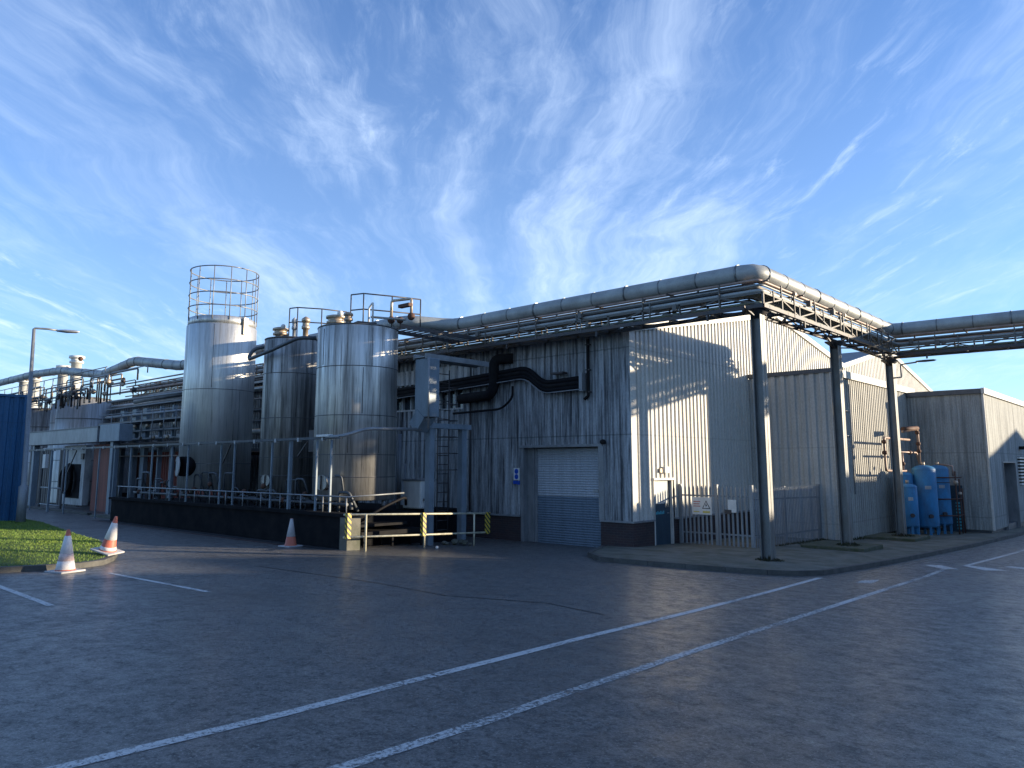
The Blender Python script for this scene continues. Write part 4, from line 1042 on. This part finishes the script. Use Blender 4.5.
# ================================================================== left background
def small_tank(label, cx, cy, r, zb, zt, mat='steel_far'):
    t = thing('process_tank', label, 'tank', (cx, cy, zb), 'smaller steel tanks in the left background')
    MB().lathe((cx, cy, 0), [(r, zb), (r, zt), (r * .6, zt + .12), (.01, zt + .14)], 44).build('shell', mat, t)
    m = MB(); n = int((zt - zb) / 1.4)
    for k in range(1, n + 1): m.ring((cx, cy, zb + k * (zt - zb) / (n + 1)), r + .003, .018, 44, 5)
    m.ring((cx, cy, zt), r, .03, 44, 6); m.build('seam', 'seam', t)
    return t
a = small_tank('broad pale steel tank in the left background with a white stack', -51.9, 17.2, 1.5, .2, 6.55)
b = small_tank('slim steel tank left of the broad background tank', -55.4, 17.1, .68, .2, 6.4)
c = small_tank('dull brown steel tank beside the lamp post', -59.0, 17.2, 1.45, .2, 6.2, 'steel_mid')
d = small_tank('farthest steel tank at the left, behind the blue container', -64.5, 17.2, 1.6, .2, 6.2)
def stack(t, x, y, z0, z1, r):
    MB().lathe((x, y, 0), [(r, z0), (r, z1 - .5), (r * 1.35, z1 - .5), (r * 1.35, z1 - .38), (r * 1.1, z1 - .36), (r * 1.1, z1 - .2), (r * 1.5, z1 - .2), (r * 1.5, z1 - .05), (.01, z1)], 18).build('stack', 'white', t)
    MB().blob((x + r * 2.2, y, z1 - .28), r * .5, 8).build('cap_valve', 'rust', t)
stack(a, -52.0, 16.6, 6.4, 9.3, .3); stack(b, -55.3, 16.9, 6.3, 9.0, .3); stack(c, -61.0, 16.9, 5.5, 8.9, .3); stack(d, -63.6, 16.9, 6.2, 8.95, .3)
t = thing('upper_pipework', 'tangle of thin pipes and rails over the left background tanks', 'pipework', (-47, 14, 5.8))
rn = random.Random(11); m = MB(); m2 = MB(); m3 = MB()
for k in range(46):
    x = rn.uniform(-60, -41.5); z = rn.uniform(6.1, 7.2); L = rn.uniform(1.5, 5); y = rn.uniform(14.4, 15.2)
    tgt = (m, m2, m3)[k % 3]; tgt.tube(fillet([(x, y, 5.7), (x, y, z), (x + L, y, z), (x + L, y, z - rn.uniform(.2, .7))], .12, 2), rn.uniform(.02, .06), 7)
for k in range(30):
    x = rn.uniform(-60, -38); m3.blob((x, rn.uniform(14.2, 15.2), rn.uniform(6.0, 6.6)), rn.uniform(.08, .17), 8)
for z in (6.5, 7.0): m.tube([(-60, 13.3, z), (-37.5, 13.3, z)], .022, 6)
for k in range(16): m.tube([(-59.5 + k * 1.45, 13.3, 5.9), (-59.5 + k * 1.45, 13.3, 7.0)], .022, 6)
build_each(m, 'pale_pipe', 'pipe_steel', t); build_each(m2, 'dark_pipe', 'dark_steel', t)
for o_ in build_each(m3, 'valve', 'dark_steel', t):
    if rn.random() < .3: o_.data.materials[0] = M['valve']
# pipe stanchions, trays between background tanks and the tall tank
t = thing('process_rack', 'dark multi level rack crowded with pipes left of the tall tank', 'pipe rack', (-38, 16.3, 0))
for x in (-42.3, -40.7, -39.4, -37.6, -36.2):
    B((x - .22 if x < -39 else x - .06, 15.9, .1), (x + .22 if x < -39 else x + .06, 16.1, 5.3)).build('column', 'blue_grey', t)
rn = random.Random(4)
for k in range(10):
    z = 2.9 + k * .42; m = MB(); m.tube([(-44, 15.75, z), (-31.5, 15.75, z + rn.uniform(-.05, .05))], rn.uniform(.03, .07), 8); m.build('pipe', rn.choice(('pipe_steel', 'pipe_dark', 'galv', 'pipe_copper')), t)
m = MB()
for z in (3.45, 4.55): m.box((-43.5, 15.2, z), (-31.5, 16.4, z + .08))
build_each(m, 'deck', 'dark_steel', t)
m = MB()
for z in (5.05, 4.95): m.tube([(-43.5, 15.2, z - .4 * (z < 5)), (-31.5, 15.2, z - .4 * (z < 5))], .02, 6)
for k in range(10): m.tube([(-43 + k * 1.25, 15.2, 3.5), (-43 + k * 1.25, 15.2, 5.05)], .022, 6)
m.build('guard_rail', 'galv', t)
m = MB()
for k in range(14): m.blob((-41.5 + k * .75, 15.4, 3.75 + .6 * (k % 2)), .1, 8)
build_each(m, 'valve', 'valve', t)
m = MB()
for k in range(3): m.bar((-43, 16.8 + .4 * k, 5.6 + .35 * k), (-29, 16.8 + .4 * k, 5.75 + .35 * k), .25, .09)
build_each(m, 'cable_tray', 'galv', t)
tag(MB().tube([(-41.5, 16.2, 5.75), (-33.5, 16.2, 5.95)], .11, 12).build('branch_main', 'lagging'), 'short lagged pipe slanting toward the tall tank', 'pipe')
# box beam, sheds, gate frame
t = thing('box_beam', 'deep pale grey box beam spanning above the open bay at the left', 'beam', (-42, 14, 3.4))
B((-50.2, 13.8, 3.55), (-39.6, 14.4, 4.27)).build('beam', 'galv', t, None, .02); B((-50.2, 13.78, 4.27), (-39.5, 14.42, 4.33)).build('top_flange', 'trim_dark', t)
B((-39.3, 13.8, 3.55), (-36.9, 14.4, 4.35)).build('end_box', 'blue_grey', t, None, .02)
for x in (-49.6, -38.1): B((x - .16, 13.95, .1), (x + .16, 14.25, 3.55)).build('column', 'blue_grey', t)
t = thing('red_shed', 'low dark red corrugated shed in the shade behind the steel columns', 'shed', (-38, 17.5, 0))
corr(MB(), (-42.5, 16.6), (1, 0), (0, -1), 10.5, 0, 3.1, .25, .04).build('wall', 'red_shed', t); B((-42.6, 16.5, 3.1), (-31.9, 18.8, 3.2)).build('roof', 'trim_dark', t)
m = MB(); m.box((-43.0, 14.9, .1), (-40.6, 15.1, 3.5)); m.build('end_wall', 'red_shed', t); B((-40.8, 16.5, .2), (-39.5, 16.56, 2.6)).build('door', 'rust', t)
t = thing('white_cabin', 'white panel housing with a coil of black hose hanging on it', 'cabin', (-45, 15, 0))
B((-46.9, 14.7, .35), (-43.6, 15.0, 3.5)).build('panel', 'white_dirty', t)
B((-46.2, 14.66, .7), (-44.1, 14.7, 2.5)).build('opening', 'black', t)
m = MB()
for k in range(5):
    pts = [(-45.4 + (.55 + .06 * k) * math.cos(a_), 14.55 - .04 * k, 1.65 + (.85 - .05 * k) * math.sin(a_)) for a_ in [2 * math.pi * j / 30 for j in range(31)]]
    m.tube(pts, .06, 8)
m.build('hose_coil', 'rubber', t); B((-44.0, 14.62, 2.75), (-43.7, 14.7, 3.05)).build('junction_box', 'dark_steel', t)
t = thing('bay_dark_backing', 'added dark backing wall that keeps the bay under the box beam dark', 'partition', (-52, 15.6, 0))
corr(MB(), (-57, 15.9), (1, 0), (0, -1), 9.2, 0, 3.5, .4, .05).build('wall', 'clad_dark', t)  # added dark sheet, hides the sky-lit tank so the bay reads as shaded
t = thing('mesh_gate', 'open tubular steel gate frame standing in front of the white housing', 'gate', (-45, 13.2, .2))
m = MB(); m.tube([(-45.2, 13.2, .2), (-45.2, 13.2, 3.3), (-42.0, 13.2, 3.3), (-42.0, 13.2, .2)], .045, 8)
for z in (.45, 1.3): m.tube([(-45.2, 13.2, z), (-42.0, 13.2, z)], .035, 8)
m.tube([(-43.7, 13.2, .4), (-43.7, 13.2, 2.8)], .035, 8); m.build('frame', 'galv', t)
m = MB(); m.box((-44.9, 13.1, 2.3), (-44.5, 13.25, 3.0)); m.build('control_box', 'white', t)
tag(B((-36.3, 12.6, .12), (-33.4, 13.2, .3)).build('pallet', 'concrete', None), 'grey slab lying at the foot of the columns left of the plinth', 'slab')
tag(MB().lathe((-47.8, 11.9, gz(11.9)), [(.01, .0), (.16, 0), (.19, .5), (.17, .52), (.01, .5)], 16).build('white_bin', 'white_dirty'), 'small white bin near the foot of the lamp post', 'bin')
m = MB(); m.box((-62, 12.9, .05), (-37.5, 13.1, .32)); tag(m.build('kerb_wall', 'kerb'), 'low kerb wall in front of the open bay at the left', 'kerb wall')
# blue container
ct = thing('blue_container', 'tall dark blue corrugated container cut off by the left edge', 'container', (-29.5, 5, .5))
corr(MB(), (-29.45, 1.6), (0, 1), (1, 0), 6.35, .45, 4.72, .28, .04).build('side_wall', 'container_blue', ct)
corr(MB(), (-31.9, 7.95), (1, 0), (0, 1), 2.45, .45, 4.72, .28, .04).build('end_wall', 'container_blue', ct)
B((-31.9, 1.6, 4.72), (-29.38, 8.0, 4.8)).build('roof', 'container_blue', ct); B((-31.9, 1.6, .4), (-29.5, 1.64, 4.7)).build('back_wall', 'container_blue', ct); B((-31.94, 1.6, .4), (-31.9, 7.95, 4.7)).build('back_wall', 'container_blue', ct)
B((-29.47, 7.87, .42), (-29.36, 8.02, 4.74)).build('corner_post', 'container_blue', ct)
m = MB()
for k in range(6): m.bar((-29.37, 5.6, 3.7 + k * .09), (-29.37, 7.0, 3.7 + k * .09), .05, .03)
m.build('vent', 'container_blue', ct)
m = MB()
for k, (y0, y1) in enumerate(((2.5, 7.4), (2.5, 7.0), (3.0, 6.4), (3, 7.3))): m.box((-29.40, y0, 1.08 + k * .16), (-29.385, y1, 1.12 + k * .16))
M['container_stripe'] = plain('container_stripe', (.03, .12, .35), .4, 0, .3); m.build('stripe', 'container_stripe', ct)
# lamp post at left
t = thing('street_lamp', 'tall grey street lamp with one arm standing on the grass island', 'street lamp', (-28.75, 7.9, .45))
MB().tube([(-28.75, 7.9, .4), (-28.75, 7.9, 1.75), (-28.75, 7.9, 1.8), (-28.78, 7.8, 7.0)], [.14, .14, .085, .05], 16).build('column', 'galv', t)
MB().tube(fillet([(-28.78, 7.8, 6.9), (-28.77, 7.8, 7.02), (-28.6, 8.15, 7.02), (-28.55, 8.45, 7.0)], .05, 3), .035, 8).build('arm', 'galv', t)
m = MB(); m.lathe((0, 0, 0), [(.01, 0), (.07, .04), (.12, .3), (.10, .62), (.01, .72)], 12)
dx_, dy_ = .45, .89
m.v = [(-28.58 + dx_ * z_ - dy_ * y_, 8.4 + dy_ * z_ + dx_ * y_, 6.99 + x_ * .5) for x_, y_, z_ in m.v]; m.build('lamp_head', 'alu', t)

# ================================================================== traffic cones
def cone(label, loc, bands, tilt=(0, 0), rz=0, body='orange'):
    t = thing('traffic_cone', label, 'traffic cone', (0, 0, 0), 'traffic cones')
    MB().box((-.235, -.235, 0), (.235, .235, .035)).build('base', 'cone_grey', t, None, .012)
    def rad(z): return .165 + (.028 - .165) * (z / .75)
    MB().lathe((0, 0, 0), [(.175, .034), (rad(.05), .05), (rad(.74), .74), (.02, .75), (.001, .75)], 28).build('body', body, t)
    for z0, z1, mt in bands: MB().lathe((0, 0, 0), [(rad(z0) + .001, z0), (rad(z0) + .005, z0 + .003), (rad(z1) + .005, z1 - .003), (rad(z1) + .001, z1)], 28).build('sleeve', mt, t)
    t.location = loc; t.rotation_euler = (tilt[0], tilt[1], rz); return t
cone('upright white sleeved cone standing on the asphalt in front of the grass', (-15.38, 5.0, gz(5.0)), [(.051, .20, 'cone_white'), (.20, .33, 'cone_pale'), (.33, .64, 'cone_white')], (0, 0), .3)
cone('leaning orange and white cone behind, on the kerb of the grass', (-17.15, 6.35, ghz(-17.2, 6.3) + .06), [(.05, .12, 'cone_white'), (.27, .62, 'cone_white')], (R(3), R(15)), .5)
cone('dull cone with a grey white upper half beside the black plinth', (-18.45, 11.5, gz(11.5)), [(.27, .74, 'cone_grey')], (0, 0), .1)

# ================================================================== sun, sky, camera
el = math.atan(.214 / math.sqrt(2)); sd = Vector((1, 1, .214)).normalized()
ld = bpy.data.lights.new('sun', 'SUN'); ld.energy = 4.4; ld.angle = R(.5); ld.color = (1, .84, .62)
lo = bpy.data.objects.new('sun', ld); COL.objects.link(lo); lo.location = (30, 30, 30)
lo.rotation_euler = (-sd).to_track_quat('-Z', 'Y').to_euler()
w = bpy.data.worlds.new('World'); scn.world = w; w.use_nodes = True; nt = w.node_tree
bg = nt.nodes['Background']
sky = N(nt, 'ShaderNodeTexSky'); sky.sky_type = 'NISHITA'; sky.sun_disc = False; sky.sun_elevation = el; sky.sun_rotation = R(45)
sky.air_density = 1.0; sky.dust_density = .3; sky.ozone_density = 4.0; sky.altitude = 50
tc = N(nt, 'ShaderNodeTexCoord')
sp = N(nt, 'ShaderNodeSeparateXYZ'); nt.links.new(tc.outputs['Generated'], sp.inputs[0])
za = N(nt, 'ShaderNodeMath', operation='MAXIMUM'); nt.links.new(sp.outputs[2], za.inputs[0]); za.inputs[1].default_value = 0.0
zb = N(nt, 'ShaderNodeMath', operation='ADD'); nt.links.new(za.outputs[0], zb.inputs[0]); zb.inputs[1].default_value = .10
pj = N(nt, 'ShaderNodeVectorMath', operation='DIVIDE'); nt.links.new(tc.outputs['Generated'], pj.inputs[0])
cz = N(nt, 'ShaderNodeCombineXYZ')
for i in range(3): nt.links.new(zb.outputs[0], cz.inputs[i])
nt.links.new(cz.outputs[0], pj.inputs[1])
def cloud(rot, sc, scale, seed, lo_, hi_, warp=.5, detail=9, rough=.6):
    mp = N(nt, 'ShaderNodeMapping'); mp.inputs['Rotation'].default_value = (0, 0, R(rot)); mp.inputs['Location'].default_value = (seed, seed * .7, 0)
    nt.links.new(pj.outputs[0], mp.inputs['Vector'])
    flat = N(nt, 'ShaderNodeVectorMath', operation='MULTIPLY'); flat.inputs[1].default_value = (sc[0], sc[1], 0); nt.links.new(mp.outputs[0], flat.inputs[0])
    wn = N(nt, 'ShaderNodeTexNoise'); wn.inputs['Scale'].default_value = .9; wn.inputs['Detail'].default_value = 4; nt.links.new(mp.outputs[0], wn.inputs['Vector'])
    wa = N(nt, 'ShaderNodeVectorMath', operation='MULTIPLY_ADD'); wa.inputs[1].default_value = (warp, warp, 0)
    nt.links.new(wn.outputs['Color'], wa.inputs[0]); nt.links.new(flat.outputs[0], wa.inputs[2])
    n = N(nt, 'ShaderNodeTexNoise'); n.inputs['Scale'].default_value = scale; n.inputs['Detail'].default_value = detail; n.inputs['Roughness'].default_value = rough
    nt.links.new(wa.outputs[0], n.inputs['Vector'])
    mr = N(nt, 'ShaderNodeMapRange'); mr.interpolation_type = 'SMOOTHSTEP'; nt.links.new(n.outputs['Fac'], mr.inputs[0]); mr.inputs[1].default_value = lo_; mr.inputs[2].default_value = hi_
    return mr.outputs[0]
HD = 37   # compass line of the streaks (camera heading is 42 degrees left of +Y)
c1 = cloud(-HD - 4, (1.9, .34), 1.7, 4.3, .40, .86, 1.1, 10, .66)
c2 = cloud(-HD - 10, (3.2, .6), 3.0, 7.7, .50, .85, 1.0, 10, .7)
c3 = cloud(20, (.5, .6), .8, 1.3, .42, .66, .4, 5)
c4 = cloud(-60, (.45, .3), 1.1, 2.6, .36, .62, .8, 4)
def mth(op, a, b):
    m = N(nt, 'ShaderNodeMath', operation=op)
    for i, v in enumerate((a, b)):
        if hasattr(v, 'links'): nt.links.new(v, m.inputs[i])
        else: m.inputs[i].default_value = v
    return m.outputs[0]
den = mth('ADD', mth('MULTIPLY', mth('MULTIPLY', c1, mth('ADD', mth('MULTIPLY', c4, .7), .2)), .66), mth('MULTIPLY', mth('MULTIPLY', c2, c3), .75))
# more veil toward the horizon
hz = N(nt, 'ShaderNodeMapRange'); nt.links.new(sp.outputs[2], hz.inputs[0]); hz.inputs[1].default_value = .0; hz.inputs[2].default_value = .55; hz.inputs[3].default_value = .24; hz.inputs[4].default_value = .05
den = mth('MINIMUM', mth('ADD', den, hz.outputs[0]), .9)
mx = N(nt, 'ShaderNodeMix', data_type='RGBA'); nt.links.new(den, mx.inputs[0]); 
tint = N(nt, 'ShaderNodeMix', data_type='RGBA', blend_type='MULTIPLY'); tint.inputs[0].default_value = 1; nt.links.new(sky.outputs[0], tint.inputs[6]); tint.inputs[7].default_value = (.87, 1.0, 1.22, 1)
nt.links.new(tint.outputs[2], mx.inputs[6]); mx.inputs[7].default_value = (3.9, 4.7, 5.9, 1)
nt.links.new(mx.outputs[2], bg.inputs['Color']); bg.inputs['Strength'].default_value = .118

f_, cx_, cy_ = 755., 512., 358.
p_ = math.atan((465 - 358) / f_); yw = R(42.1)
fw = Vector((-math.sin(yw) * math.cos(p_), math.cos(yw) * math.cos(p_), math.sin(p_)))
rt = Vector((math.cos(yw), math.sin(yw), 0)); up = rt.cross(fw)
cd = bpy.data.cameras.new('camera'); co = bpy.data.objects.new('camera', cd); COL.objects.link(co)
cd.sensor_width = 36; cd.sensor_fit = 'HORIZONTAL'; cd.lens = f_ / 1024 * 36; cd.shift_y = -(384 - cy_) / 1024; cd.clip_end = 3000; cd.clip_start = .05
co.matrix_world = Matrix(((rt.x, up.x, -fw.x, 0), (rt.y, up.y, -fw.y, 0), (rt.z, up.z, -fw.z, 2.45), (0, 0, 0, 1)))
scn.camera = co
scn.view_settings.view_transform = 'Standard'; scn.view_settings.look = 'None'; scn.view_settings.exposure = 1.2; scn.view_settings.gamma = 1
scn.render.engine = 'CYCLES'
